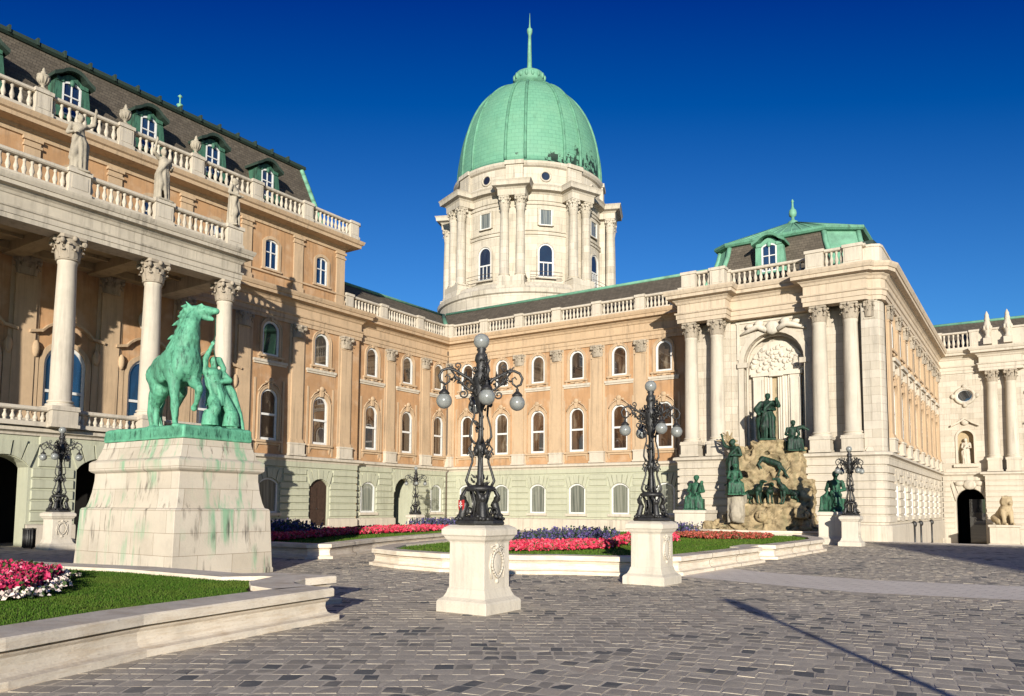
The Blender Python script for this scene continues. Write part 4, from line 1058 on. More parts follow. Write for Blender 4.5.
# great niche: back wall, carved tympanum, inner door case
nb = MB(); nb.box(-14.4, -10.6, 2.0, 2.1, 4.7, 12.3); F.put(nb, 'niche_wall', 'ashlar')
bd = MB(); band(bd, -12.5, 3.5, 4.79, 10.35, 1.75, 0.32, 1.05, 1.2); band(bd, -12.5, 3.22, 4.79, 10.35, 1.61, 0.1, 1.5, 1.62)
bd.box(-14.6, -14.0, 0.95, 1.2, 10.1, 10.4); bd.box(-11.0, -10.4, 0.95, 1.2, 10.1, 10.4); F.put(bd, 'archivolt', 'cream')
ty = MB(); poly = arc_pts(-12.5, 3.3, 9.75, 1.95, 16)
ty.extr_y(poly, 1.8, 2.02); rr = random.Random(3)
for k in range(90):
    a, q = rr.uniform(0.08, PI-0.08), math.sqrt(rr.uniform(0.02, 0.92))
    ty.ell((-12.5+1.6*q*math.cos(a), 1.8, 9.85+1.75*q*math.sin(a)), (rr.uniform(.06, .19), rr.uniform(.06, .15), rr.uniform(.06, .17)), 7, 5)
F.put(ty, 'tympanum_relief', 'white_stone')
pn = MB(); pn.box(-13.9, -13.25, 1.72, 2.02, 4.8, 9.6); pn.box(-11.75, -11.1, 1.72, 2.02, 4.8, 9.6); pn.box(-14.0, -11.0, 1.62, 2.02, 9.6, 9.8)
for x in (-13.85, -13.35, -11.7, -11.2): pn.box(x, x+0.1, 1.66, 1.74, 5.6, 9.4)
for z in (10.0,): pn.box(-12.9, -12.1, 1.6, 1.9, 9.55, 9.85)
F.put(pn, 'door_case', 'white_stone')
fb = MB(); fb.add([(-13.25, 1.98, 4.8), (-11.75, 1.98, 4.8), (-11.75, 1.98, 9.6), (-13.25, 1.98, 9.6)], [(0, 1, 2, 3)]); F.put(fb, 'blind_door', 'warm_stone')
dr_ = MB(); pts = [(-12.45+1.35*k/40, 1.80+0.03*math.sin(k*1.3)+0.03*math.sin(k*0.55)) for k in range(41)]
dr_.extr_z(pts+[(-11.1, 1.97), (-12.45, 1.97)], 4.8, 9.58); dr_.extr_z([(-13.3+0.5*k/14, 1.80+0.03*math.sin(k*1.5)) for k in range(15)]+[(-12.8, 1.97), (-13.3, 1.97)], 4.8, 9.58); F.put(dr_, 'stone_drapery', 'white_stone')
kt = MB(); kt.ell((-12.5, 0.98, 12.35), (0.42, 0.25, 0.42), 12, 8)
for s in (-1, 1):
    kt.tube([(-12.5+s*0.3, 0.95, 12.2), (-12.5+s*0.8, 0.95, 12.5), (-12.5+s*1.3, 1.0, 12.35), (-12.5+s*1.9, 1.05, 12.1)], [0.16, 0.2, 0.15, 0.05], 8)
    kt.ell((-12.5+s*0.75, 0.95, 12.65), (0.3, 0.18, 0.22), 9, 6); kt.ell((-12.5+s*1.35, 1.0, 12.55), (0.26, 0.14, 0.16), 9, 6)
    kt.box(-12.5+s*2.05-0.08, -12.5+s*2.05+0.08, 1.06, 1.18, 10.6, 12.8)
kt.box(-14.7, -10.3, 1.08, 1.17, 12.8, 12.95); F.put(kt, 'cartouche', 'white_stone')
# parapet
balustrade(F, [(-17.65, 0.15), (-15.0, 0.15)], 15.0, 1.15, [0.45, 2.25], pw=0.9, r=0.11)
balustrade(F, [(-15.3, 0.95), (-9.9, 0.95)], 15.0, 1.12, [0.1, 5.3], sp=0.33, r=0.115)
balustrade(F, [(-10.3, 0.1), (-7.15, 0.1)], 15.0, 1.15, [0.5, 2.5], pw=0.95, r=0.11)
pp_ = MB(); pp_.sweep([(0.05, 15.0), (0.05, 15.95), (0.1, 15.98), (0.1, 16.1), (-0.3, 16.1), (-0.3, 15.0)], [(-7.4, 0.25), (-6.9, 0.25), (-6.58, 0.42), (-6.5, 0.75), (-6.5, 28.5)]); F.put(pp_, 'parapet', 'cream')
# mansard with copper hips and cap
b0 = [(-17.3, 2.6), (-16.3, 1.9), (-9.0, 1.9), (-7.2, 3.4), (-7.2, 9.0), (-17.3, 9.0)]
b1 = [(-16.4, 3.6), (-15.6, 3.0), (-9.9, 3.0), (-8.2, 4.1), (-8.2, 8.2), (-16.4, 8.2)]
zb, zt = 15.6, 18.35
mm = MB(); cpl = []; n = len(b0)
for i in range(n):
    j = (i+1) % n; lv = []
    for t in (0, 0.33, 0.66, 1.0):
        f_ = 1-(1-t)**1.5; lv.append([(b0[k][0]+(b1[k][0]-b0[k][0])*f_, b0[k][1]+(b1[k][1]-b0[k][1])*f_, zb+(zt-zb)*t) for k in (i, j)])
    q_ = MB() if i in (0, 2) else mm
    for a, b in zip(lv, lv[1:]): q_.add([a[0], a[1], b[1], b[0]], [(0, 1, 2, 3)])
    if i in (0, 2): cpl.append(q_)
mr = F.put(mm, 'mansard_roof', 'slate')
for i in (1, 2, 3, 0):
    pts = []
    for t in (0, 0.25, 0.5, 0.75, 1.0):
        f_ = 1-(1-t)**1.5; pts.append((b0[i][0]+(b1[i][0]-b0[i][0])*f_, b0[i][1]+(b1[i][1]-b0[i][1])*f_, zb+(zt-zb)*t))
    MB().tube(pts, 0.16, 8).build('copper_hip', 'copper', mr)
for q_ in cpl: q_.build('copper_panel', 'copper', mr)
ap = (-12.3, 5.6, 20.15); cc = MB(); ov = [(p[0]*1.0+(p[0]+12.4)*0.06, p[1]+(p[1]-5.6)*0.06) for p in b1]
for i in range(n):
    j = (i+1) % n; cc.add([(*ov[i], zt+0.18), (*ov[j], zt+0.18), ap], [(0, 1, 2)])
    for t in [k/9 for k in range(10)]:
        q = (ov[i][0]+(ov[j][0]-ov[i][0])*t, ov[i][1]+(ov[j][1]-ov[i][1])*t, zt+0.2); e = Vector(q).lerp(Vector(ap), 0.93); cc.tube([q, e], 0.035, 4)
cc.build('copper_cap', 'copper', mr)
ed = MB(); ed.sweep([(-0.2, zt-0.1), (0.05, zt-0.06), (0.14, zt+0.05), (0.12, zt+0.2), (-0.2, zt+0.24)], ov, closed=True); ed.build('copper_eaves', 'copper_green', mr)
fn = MB(); fn.lathe([(0.4, -0.25), (0.3, 0), (0.12, 0.1), (0.09, 0.3), (0.22, 0.38), (0.25, 0.55), (0.22, 0.75), (0.12, 0.85), (0.07, 1.0), (0.06, 1.3), (0.1, 1.34), (0.02, 1.5)], ap, 12); fn.build('finial', 'copper', mr)
dormer_at(F, -12.85, 2.05, 15.9, 'copper', 'copper_green', 0.82)
rr_ = MB(); roof_slab(rr_, [(-6.9, 8, 15.4), (-6.9, 32, 15.4), (-9.6, 32, 17.6), (-9.6, 8, 17.6)]); F.put(rr_, 'roof', 'slate')
dk = MB(); dk.box(-8.6, -7.2, 3.5, 6.5, 17.05, 17.2); dk.sweep([(0, 16.9), (0.3, 17.0), (0.3, 17.3), (0, 17.35)], [(-8.6, 3.5), (-7.5, 3.5), (-7.2, 6.5)]); dk.build('copper_gutter', 'copper_dark', mr)
co = MB(); co.box(-17.0, -7.2, 2.2, 12, -0.5, 14.9); co.box(-16, -7.1, 10, 29, -2, 15.2); F.put(co, 'core', 'black')
# wing running back (faces +X)
G = Frame(PV, (-6.5, -44.9, 0), PI/2)
bx = [48.6+3.15*k for k in range(8)]
ops = []
for x in bx:
    ops.append(window(G, 'piano', x, 5.62, 1.2, 3.14, 0.6)); ops.append(window(G, 'upper', x, 10.75, 1.16, 2.1, 0.58))
G.put(MB().wall(46.4, 73.6, 4.7, 13.2, ops, 0, 0.3), 'wall', 'cornice')
ground_wall(G, 46.4, 73.6, 0, [(x, 1.25) for x in bx], mat='rust', z0=-2.2)
G.put(MB().sweep(GCOR, [(46.4, 0), (73.6, 0)]), 'string_course', 'cream')
for k in range(9):
    x = 47.05+3.15*k; pilaster(G, x, 0, 4.79, 13.0, 0.82, mat='trim')
for x in bx:
    l = MB(); l.box(x-1.05, x+1.05, -0.3, 0.02, 10.0, 10.2); l.box(x-0.95, x+0.95, -0.18, 0.02, 9.86, 10.0)
    for s in (-0.85, 0.85): l.box(x+s-0.1, x+s+0.1, -0.22, 0.02, 9.4, 9.86)
    G.put(l, 'ledge', 'cream')
for k in (2, 3, 5):
    d_ = MB(); x = 47.05+3.15*k+0.6; d_.tube([(x, -0.2, -1.5), (x, -0.2, 0.75)], 0.07, 8); d_.ell((x, -0.2, 0.8), (0.16, 0.16, 0.2), 8, 6); G.put(d_, 'drain_spout', 'iron')
recenter(PV, (-12.3, 0, 0))

# ------------------------------------------------------------------ rear gate building (faces -Y)
RB = thing('gate_building', 'distant cream stone gate building with dark archway, oculus and a pair of columns', 'building', (0, 73.8, 0))
F = Frame(RB)
gate = (-4.45, 2.05, -1.6, 2.4, 1.02)
def rear_bay(cx):
    return [(cx, 1.0, 5.5, 7.75, 0.5)]
ops = [(-4.62, 1.15, 5.5, 7.65, 0.57)]
F.put(MB().wall(-6.6, 14, 4.7, 13.2, ops+[(0.55, 1.15, 5.5, 7.65, 0.57)], 0, 0.45), 'wall', 'ashlar')
for xa in (-5.4, -0.2): F.put(MB().box(xa, xa+1.6, 0.45, 0.5, 5.3, 8.4), 'niche_back', 'warm_stone')
nd = MB()
for cx in (-4.62, 0.55):
    band(nd, cx, 1.15, 5.5, 7.65, 0.57, 0.16, -0.08, 0.05); nd.box(cx-0.9, cx+0.9, -0.25, 0.02, 5.2, 5.42)
    c = [(cx-1.0, 8.55), (cx-0.5, 8.8), (cx, 9.15), (cx+0.5, 8.8), (cx+1.0, 8.55)]
    for a, b in zip(c, c[1:]): nd.hexa([(a[0], -0.3, a[1]), (b[0], -0.3, b[1]), (b[0], 0.02, b[1]), (a[0], 0.02, a[1])], [(a[0], -0.32, a[1]+0.15), (b[0], -0.32, b[1]+0.15), (b[0], 0.02, b[1]+0.15), (a[0], 0.02, a[1]+0.15)])
    nd.ell((cx, -0.12, 8.95), (0.3, 0.14, 0.3), 9, 6)
F.put(nd, 'niche_moulding', 'cream')
for cx in (-4.55, 0.6):
    oc = MB(); oc.tube([(cx+0.68*math.cos(a), -0.06, 11.1+0.62*math.sin(a)) for a in [2*PI*k/24 for k in range(24)]], 0.14, 8, closed=True)
    for a in (0, PI/2, PI, 3*PI/2): oc.ell((cx+0.85*math.cos(a), -0.1, 11.1+0.78*math.sin(a)), (0.2, 0.12, 0.2), 8, 6)
    oo = F.put(oc, 'oculus', 'cream')
    w_ = MB(); w_.tube([(cx+0.56*math.cos(a), -0.02, 11.1+0.5*math.sin(a)) for a in [2*PI*k/24 for k in range(24)]], 0.06, 6, closed=True); w_.build('frame', 'white', oo)
    MB().extr_y([(cx+0.55*math.cos(a), 11.1+0.5*math.sin(a)) for a in [2*PI*k/24 for k in range(24)]], -0.025, 0.02).build('pane', 'glass_dark', oo)
F.put(MB().wall(-6.6, 14, -2.2, 4.6, [gate], 0.015, 0.8), 'wall', 'rust')
rb = MB(); rustic(rb, -6.4, 14, 0.1, 4.44, 10, [gate]); F.put(rb, 'rustication', 'rust')
gi = MB(); gi.box(-5.7, -3.2, 6.0, 6.1, -2, 4.4); gi.box(-5.7, -5.6, 0.8, 6, -2, 4.4); gi.box(-3.3, -3.2, 0.8, 6, -2, 4.4); gi.box(-5.7, -3.2, 0.8, 6, 3.5, 3.6); F.put(gi, 'passage', 'black')
gd = MB(); gd.box(-4.75, -3.4, 3.6, 3.7, -1.4, 2.6); F.put(gd, 'gate_leaf', 'glass_dark')
kc = MB(); kc.ell((-4.45, -0.15, 3.75), (0.5, 0.2, 0.4), 10, 7)
for s in (-1, 1): kc.ell((-4.45+s*0.7, -0.12, 3.85), (0.4, 0.14, 0.22), 9, 6)
F.put(kc, 'keystone_carving', 'cream')
pj = [(-6.6, 0), (-3.35, 0), (-3.35, -0.55), (-0.5, -0.55), (-0.5, 0), (2.1, 0), (2.1, -0.55), (5.0, -0.55), (5.0, 0), (14, 0)]
F.put(MB().sweep(GCOR, pj), 'string_course', 'cream'); F.put(MB().sweep(ENT, pj), 'cornice', 'cream')
jb = MB(); 
for a, b in ((-3.35, -0.5), (2.1, 5.0)): jb.box(a, b, -0.55, 0.0, -2, 4.45); rustic(jb, a, b, 0.1, 4.44, 10, [], -0.56)
F.put(jb, 'projecting_pier', 'rust')
for x in (-2.6, -1.32, 2.9, 4.2):
    column(F, x, -0.28, 4.79, 13.0, 0.42, 'cream', ped=1.0, pw=0.98, cap_h=0.95)
balustrade(F, [(-6.5, 0.1), (-3.4, 0.1)], 15.0, 1.5, [0.1, 2.8], sp=0.34, r=0.12)
pr = MB(); pr.box(-3.4, 14, -0.1, 0.5, 15.0, 16.4); pr.box(-3.4, 14, -0.2, 0.6, 16.4, 16.55); F.put(pr, 'parapet', 'cream')
rf = MB(); roof_slab(rf, [(-16, 0.8, 15.3), (14, 0.8, 15.3), (14, 4.0, 18.0), (-16, 4.0, 18.0)]); ro = F.put(rf, 'roof', 'slate'); MB().tube([(-16, 4, 18.05), (14, 4, 18.05)], 0.13, 8).build('copper_ridge', 'copper', ro)
co = MB(); co.box(-6.4, -5.7, 0.6, 10, -2, 15.2); co.box(-3.2, 14, 0.6, 10, -2, 15.2); co.box(-5.7, -3.2, 0.6, 10, 3.65, 15.2); F.put(co, 'core', 'black')
recenter(RB, (3.5, 0, -1.3))

# ------------------------------------------------------------------ domed tower
DT = thing('domed_tower', 'round cream stone tower with paired columns under a great green copper dome and spire', 'tower', (-44.2, 68.5, 0))
F = Frame(DT)
dr = MB(); dr.lathe([(9.45, 14), (9.45, 21.9), (9.65, 22.0), (9.7, 22.4), (9.4, 22.65), (9.2, 22.9), (9.0, 23.1), (7.75, 23.15), (7.75, 33.0), (7.9, 33.1)], seg=96, smooth=False)
F.put(dr, 'drum', 'drum')
mo = MB()
for z, rr2, hh in ((28.2, 7.75, 0.18), (28.55, 7.75, 0.1), (31.2, 7.75, 0.14), (23.15, 7.75, 0.55)): mo.lathe([(rr2-0.05, z), (rr2+0.12, z), (rr2+0.16, z+hh), (rr2-0.05, z+hh)], seg=96, smooth=False)
mo.lathe([(7.7, 31.6), (7.85, 31.6), (7.9, 32.2), (8.05, 32.35), (8.5, 32.45), (8.55, 32.75), (8.65, 32.9), (8.6, 33.0), (7.7, 33.1)], seg=96, smooth=False)
mo.lathe([(7.6, 33.0), (7.75, 33.05), (7.75, 35.0), (7.95, 35.1), (8.1, 35.3), (8.15, 35.5), (7.5, 35.7)], seg=96, smooth=False)
F.put(mo, 'drum_moulding', 'drum')
for k in range(8):
    a = PI/4*k; ca, sa = math.cos(a), math.sin(a)
    G = Frame(DT, (7.72*ca, 7.72*sa, 0), a+PI/2)
    window(G, 'drum', 0, 23.9, 1.55, 3.35, 0.77, -0.26); w_ = window(G, 'plain', 0, 29.1, 1.25, 1.55, 0.0, -0.24)
    e = MB(); band(e, 0, 1.25, 29.1, 30.65, 0, 0.18, -0.22, 0.02); G.put(e, 'window_surround', 'drum')
    oc = MB(); oc.tube([(0.5*math.cos(q), -0.06, 34.1+0.5*math.sin(q)) for q in [2*PI*j/18 for j in range(18)]], 0.1, 6, closed=True); oo = G.put(oc, 'round_window', 'drum')
    MB().extr_y([(0.46*math.cos(q), 34.1+0.46*math.sin(q)) for q in [2*PI*j/18 for j in range(18)]], -0.045, 0.02).build('pane', 'glass_dark', oo)
    a += PI/8; ca, sa = math.cos(a), math.sin(a)
    G = Frame(DT, (7.7*ca, 7.7*sa, 0), a+PI/2)
    pr = MB(); pr.box(-1.3, 1.3, -1.75, 0.2, 22.3, 23.6); pr.box(-1.4, 1.4, -1.88, 0.2, 22.3, 22.7); pr.box(-0.9, 0.9, -0.55, 0.2, 23.6, 31.8)
    G.put(pr, 'buttress', 'drum')
    for s in (-0.78, 0.78):
        column(G, s, -1.08, 23.6, 31.6, 0.46, 'drum', capmat='drum', cap_h=1.15)
    eb = MB(); pth = [(-1.3, 0.1), (-1.3, -1.58), (1.3, -1.58), (1.3, 0.1)]
    eb.sweep([(0, 31.6), (0.06, 31.6), (0.08, 32.2), (0.2, 32.35), (0.55, 32.45), (0.6, 32.75), (0.7, 32.95), (0, 33.05), (-1.25, 33.05), (-1.25, 31.6)], pth); eb.box(-1.25, 1.25, -1.52, 0.1, 31.61, 33.0)
    G.put(eb, 'buttress_cornice', 'drum')
    ap_ = MB(); ap_.box(-0.85, 0.85, -0.35, 0.3, 33.0, 35.35); ap_.box(-0.95, 0.95, -0.5, 0.3, 35.2, 35.6); ap_.box(-0.22, 0.22, -0.37, 0.0, 33.9, 34.7); G.put(ap_, 'attic_pier', 'drum')
    rl = MB()
    for z in (23.5, 23.85, 24.2): rl.tube([(8.85*math.cos(q), 8.85*math.sin(q), z) for q in [a+0.2+0.06*j for j in range(7)]], 0.025, 4)
    F.put(rl, 'railing', 'dark_iron')
dome = MB(); pr = []
for i in range(25):
    t = PI/2*i/24; pr.append((7.72*(math.cos(t)**0.86)*(1.0+0.02*math.sin(2*t)) if i < 24 else 0.9, 35.6+11.55*math.sin(t)))
pr = [p for p in pr if p[0] > 1.3]; pr = [(7.95, 35.5), (7.9, 35.75)]+pr
dome.lathe(pr, seg=96); do = F.put(dome, 'dome', 'dome')
rb = MB()
for k in range(16):
    a = PI/8*(k//2)+(0.11 if k % 2 else -0.11)+0.0
    a = PI/4*(k//2)+PI/8+(0.13 if k % 2 else -0.13)
    rb.tube([((r_+0.02)*math.cos(a), (r_+0.02)*math.sin(a), z) for r_, z in pr[1:]], 0.16, 6)
rb.build('dome_rib', 'copper_green', do)
lt = MB(); lt.lathe([(r_*0.86, z-0.85) for r_, z in [(1.6, 47.4), (1.75, 47.8), (1.5, 48.0), (1.35, 48.2), (1.45, 48.35), (1.8, 48.5), (1.95, 48.8), (1.95, 49.5), (1.75, 49.7), (1.2, 49.95), (0.5, 50.2), (0.35, 50.4)]], seg=32)
for k in range(16):
    a = 2*PI*k/16; lt.ell((1.66*math.cos(a), 1.66*math.sin(a), 48.3), (0.2, 0.2, 0.35), 6, 5)
lt.build('crown', 'copper', do)
sp = MB(); sp.lathe([(0.45, 49.2), (0.3, 49.5), (0.26, 50.0), (0.17, 53.4), (0.3, 53.75), (0.3, 54.1), (0.12, 54.3), (0.07, 54.7), (0.02, 56.0)], seg=10); sp.build('spire', 'copper', do)
bw = MB(); bw.box(-12, 12, 2, 14, 0, 14.5); F.put(bw, 'core', 'drum')
# ------------------------------------------------------------------ candelabra
def spiral(c, ax, r0, turns, n=18, start=0.0, r1=0.02, flip=1):
    """flat scroll in the vertical plane holding unit vector ax"""
    pts = []
    for i in range(n+1):
        t = i/n; r_ = r0*(1-t)+r1*t; a = start+flip*turns*2*PI*t
        pts.append((c[0]+ax[0]*r_*math.cos(a), c[1]+ax[1]*r_*math.cos(a), c[2]+r_*math.sin(a)))
    return pts
def make_lamp(label, loc):
    root = thing('lamp_post', label, 'lamp post', loc, 0, 'ornate lamp posts on stone pedestals')
    sq = [(-0.3, -0.3), (0.3, -0.3), (0.3, 0.3), (-0.3, 0.3)]
    p = MB(); prof = [(0.2, 0), (0.2, 0.16), (0.185, 0.19), (0.12, 0.24), (0.085, 0.31), (0.07, 0.37), (0.055, 0.39), (0.05, 1.10), (0.06, 1.13), (0.1, 1.17), (0.125, 1.22), (0.15, 1.24), (0.15, 1.33), (0.12, 1.36), (0.05, 1.40), (-0.29, 1.40), (-0.29, 0)]
    p.sweep(prof, sq, closed=True); po = p.build('pedestal', 'white_stone', root, bev=0.008)
    s = MB()
    for rz in (-PI/2,):
        m = MB()
        for i in range(24):
            a0, a1 = 2*PI*i/24, 2*PI*(i+1)/24
            f = lambda a, k: (0.17*k*math.cos(a)*(1.0 if math.sin(a) > 0 else 1-0.35*math.sin(a)**2), 0.78+0.235*k*math.sin(a))
            q = [f(a0, 1), f(a1, 1), f(a1, 0.82), f(a0, 0.82)]
            m.hexa([(x, -0.35, z) for x, z in q], [(x, -0.385, z) for x, z in q])
        m.ell((0, -0.35, 0.78), (0.13, 0.022, 0.18), 14, 8)
        for sx in (-1, 1):
            m.tube([(sx*(0.1+0.07*math.cos(a)), -0.365, 1.04+0.035*math.sin(a)) for a in [k*PI/5 for k in range(9)]], 0.016, 6); m.tube([(sx*0.17, -0.365, 0.95), (sx*0.21, -0.36, 0.75), (sx*0.16, -0.365, 0.55)], 0.018, 6)
        m.ell((0, -0.36, 1.06), (0.06, 0.03, 0.05), 8, 6); m.ell((0, -0.36, 0.5), (0.05, 0.025, 0.04), 8, 6)
        c, sn = math.cos(-rz), math.sin(-rz)
        s.add([(x*math.cos(rz)-y*math.sin(rz) if False else (x*c-y*sn), (x*sn+y*c), z) for x, y, z in m.v], m.f, True)
    s.build('shield_relief', 'white_stone', po)
    b = MB(); b.lathe([(0.40, 1.40), (0.42, 1.43), (0.40, 1.47), (0.33, 1.49), (0.30, 1.53), (0.16, 1.56), (0.1, 1.6)], seg=8, a0=PI/8, a1=PI/8+2*PI, smooth=False)
    rr = random.Random(11)
    for k in range(4):
        a = PI/4+PI/2*k; ca, sa = math.cos(a), math.sin(a)
        # crouching beast at each corner: haunch, chest, head, wing
        b.cap((0.30*ca, 0.30*sa, 1.54), 0.07, (0.25*ca, 0.25*sa, 1.74), 0.065, 8); b.ell((0.285*ca, 0.285*sa, 1.83), (0.06, 0.06, 0.055), 8, 6)
        b.cap((0.33*ca, 0.33*sa, 1.5), 0.04, (0.39*ca, 0.39*sa, 1.5), 0.035, 6); b.tube([(0.22*ca, 0.22*sa, 1.7), (0.30*ca-0.05*sa, 0.30*sa+0.05*ca, 1.88), (0.24*ca-0.1*sa, 0.24*sa+0.1*ca, 1.98)], [0.05, 0.035, 0.012], 6)
        b.tube([(0.22*ca, 0.22*sa, 1.7), (0.30*ca+0.05*sa, 0.30*sa-0.05*ca, 1.88), (0.24*ca+0.1*sa, 0.24*sa-0.1*ca, 1.98)], [0.05, 0.035, 0.012], 6)
        for j in range(4):
            e = a+rr.uniform(-0.6, 0.6); q = rr.uniform(0.3, 0.39); b.ell((q*math.cos(e), q*math.sin(e), rr.uniform(1.48, 1.56)), (0.045, 0.045, 0.035), 6, 5)
        e = a+PI/4; b.tube(spiral((0.28*math.cos(e), 0.28*math.sin(e), 1.62), (math.cos(e), math.sin(e)), 0.085, 1.3, 16, -PI/2), 0.016, 6)
        b.tube([(0.19*math.cos(e), 0.19*math.sin(e), 1.5), (0.13*math.cos(e), 0.13*math.sin(e), 1.75), (0.2*math.cos(e), 0.2*math.sin(e), 1.95)], 0.02, 6)
    b.lathe([(0.22, 1.95), (0.27, 1.99), (0.24, 2.03), (0.12, 2.06)], seg=12); b.build('base', 'iron', root)
    h = MB(); h.lathe([(0.07, 1.5), (0.07, 1.9), (0.11, 2.0), (0.06, 2.1), (0.042, 2.5), (0.08, 2.62), (0.1, 2.7), (0.07, 2.78), (0.045, 2.85), (0.035, 3.3), (0.07, 3.38), (0.1, 3.46), (0.13, 3.6), (0.12, 3.75), (0.15, 3.85), (0.1, 3.95), (0.085, 4.1), (0.115, 4.16), (0.1, 4.24), (0.06, 4.3), (0.085, 4.34), (0.07, 4.37)], seg=12)
    for k in range(8):
        a = PI/4*k; ca, sa = math.cos(a), math.sin(a); big = k % 2 == 1
        h.tube([(q*ca, q*sa, z) for q, z in ((0.19, 2.04), (0.235, 2.13), (0.19, 2.28), (0.135, 2.44), (0.14, 2.57), (0.20, 2.66), (0.15, 2.73))], [0.028, 0.026, 0.022, 0.02, 0.024, 0.02, 0.012], 6) if big else None
        h.tube(spiral((0.15*ca, 0.15*sa, 2.56), (ca, sa), 0.07, 1.2, 14, 0), 0.014, 5) if big else h.ell((0.11*ca, 0.11*sa, 2.62), (0.04, 0.04, 0.06), 6, 5)
        if big:
            h.tube([(q*ca, q*sa, z) for q, z in ((0.13, 2.76), (0.18, 2.87), (0.165, 3.03), (0.11, 3.22), (0.12, 3.38), (0.19, 3.5), (0.13, 3.58))], [0.022, 0.02, 0.017, 0.017, 0.02, 0.022, 0.014], 6)
            h.ell((0.16*ca, 0.16*sa, 3.42), (0.045, 0.045, 0.06), 6, 5)
        h.tube(spiral((0.13*ca, 0.13*sa, 3.62+0.05*(k % 2)), (ca, sa), 0.075, 1.3, 14, PI/2), 0.014, 5)
        h.tube(spiral((0.10*ca, 0.10*sa, 4.0), (ca, sa), 0.05, 1.2, 12, -PI/2), 0.012, 5)
    rr2 = random.Random(4)
    for k in range(95):                                   # acanthus leaves: small, uneven, pointing up and out
        a = rr2.uniform(0, 2*PI); z = rr2.choice([rr2.uniform(3.45, 4.3), rr2.uniform(3.5, 3.9), rr2.uniform(2.5, 2.8), rr2.uniform(2.02, 2.2), rr2.uniform(2.85, 3.4)])
        q = (0.15 if 3.5 < z < 3.95 else 0.105 if z > 3.4 else 0.13 if z < 2.85 else 0.085)*rr2.uniform(0.75, 1.15); l_ = rr2.uniform(0.05, 0.11)
        p0 = Vector((q*math.cos(a), q*math.sin(a), z)); p1 = p0+Vector((0.45*l_*math.cos(a+rr2.uniform(-.8, .8)), 0.45*l_*math.sin(a+rr2.uniform(-.8, .8)), l_*rr2.uniform(.3, .9)))
        h.cap(p0, 0.022, p1, 0.006, 5)
    h.build('shaft', 'iron', root)
    def arm_me():
        m = MB()
        m.tube([(0.1, 0, 3.72), (0.2, 0, 3.84), (0.32, 0, 3.9), (0.44, 0, 3.97), (0.56, 0, 4.0), (0.66, 0, 3.96), (0.71, 0, 3.87), (0.68, 0, 3.77), (0.60, 0, 3.73), (0.535, 0, 3.78), (0.53, 0, 3.86), (0.58, 0, 3.89), (0.61, 0, 3.85)], [0.035, 0.03, 0.026, 0.025, 0.024, 0.024, 0.022, 0.022, 0.02, 0.018, 0.016, 0.014, 0.01], 7)
        m.tube([(0.1, 0, 3.62), (0.22, 0, 3.66), (0.33, 0, 3.75), (0.42, 0, 3.85), (0.5, 0, 3.97)], [0.03, 0.022, 0.02, 0.02, 0.015], 6)
        m.tube(spiral((0.30, 0, 3.58), (1, 0), 0.085, 1.4, 16, PI/2), 0.015, 5); m.tube(spiral((0.4, 0, 4.05), (1, 0), 0.06, 1.2, 14, -PI/2, flip=-1), 0.013, 5)
        r3 = random.Random(6)
        for j in range(34):
            t = r3.random(); q = 0.12+0.4*t; z = 3.72+0.2*t+r3.uniform(-.1, .12); m.cap((q, r3.uniform(-.03, .03), z), 0.02, (q+r3.uniform(-.02, .06), r3.uniform(-.05, .05), z+r3.uniform(-.06, .08)), 0.006, 5)
        m.tube([(0.62, 0, 3.74), (0.62, 0, 3.66)], 0.014, 6)
        return mesh_of(m, 'arm', 'iron')
    def cap_me():
        m = MB(); m.lathe([(0.016, 3.70), (0.03, 3.68), (0.025, 3.655), (0.05, 3.63), (0.085, 3.595), (0.095, 3.575), (0.08, 3.56)], (0.62, 0, 0), 14)
        return mesh_of(m, 'lamp_cap', 'iron')
    def globe_me(c, r_):
        m = MB(); m.ell(c, (r_, r_, r_), 24, 16); return mesh_of(m, 'globe', 'globe')
    for k in range(4):
        a = link('arm', cached('arm', arm_me), root, (0, 0, 0), PI/4+PI/2*k)
        link('lamp_cap', cached('lcap', cap_me), a); link('globe', cached('lglobe', lambda: globe_me((0.62, 0, 3.45), 0.132)), a)
    link('globe', cached('tglobe', lambda: globe_me((0, 0, 4.48), 0.134)), root)
    return root
lamp0 = make_lamp('nearest and largest ornate black lamp post, with a red shield at its foot', (-7.66, 10.42, 0))
for lab, loc in (('second ornate black lamp post on white pedestal, in front of the red flowers', (-7.24, 16.42, 0)),
                 ('ornate black lamp post beside the seated bronze woman right of the fountain', (-7.12, 38.6, 0)),
                 ('ornate black lamp post beside the dark bin under the portico arches', (-30.5, 14.75, 0)),
                 ('small distant lamp post before the dark arched passage of the left wing', (-34.3, 39.4, -0.25))):
    c = copy_tree(lamp0); c.location = loc; c['label'] = lab
sh = MB(); sx = (-0.215, -0.045); nrm = Vector((-0.35, -0.94, 0)); sd = Vector((0.94, -0.35, 0))
def shp(k, off):
    out = []
    for u, z in ((-0.075, 0.11), (0.075, 0.11), (0.08, 0.0), (0.055, -0.07), (0, -0.115), (-0.055, -0.07), (-0.08, 0.0)):
        p = Vector((sx[0], sx[1]-0.17, 1.70))+sd*u*k+nrm*off+Vector((0, 0, z*k)); out.append(tuple(p))
    return out
a, b = shp(1, 0), shp(1, 0.02); n = 7
sh.add(a+b, [tuple(range(n)), tuple(range(2*n-1, n-1, -1))]+[(i, (i+1) % n, (i+1) % n+n, i+n) for i in range(n)])
sho = sh.build('painted_shield', 'shield_red', lamp0)
cr = MB(); o_ = Vector((sx[0], sx[1]-0.17, 1.70))+nrm*0.021
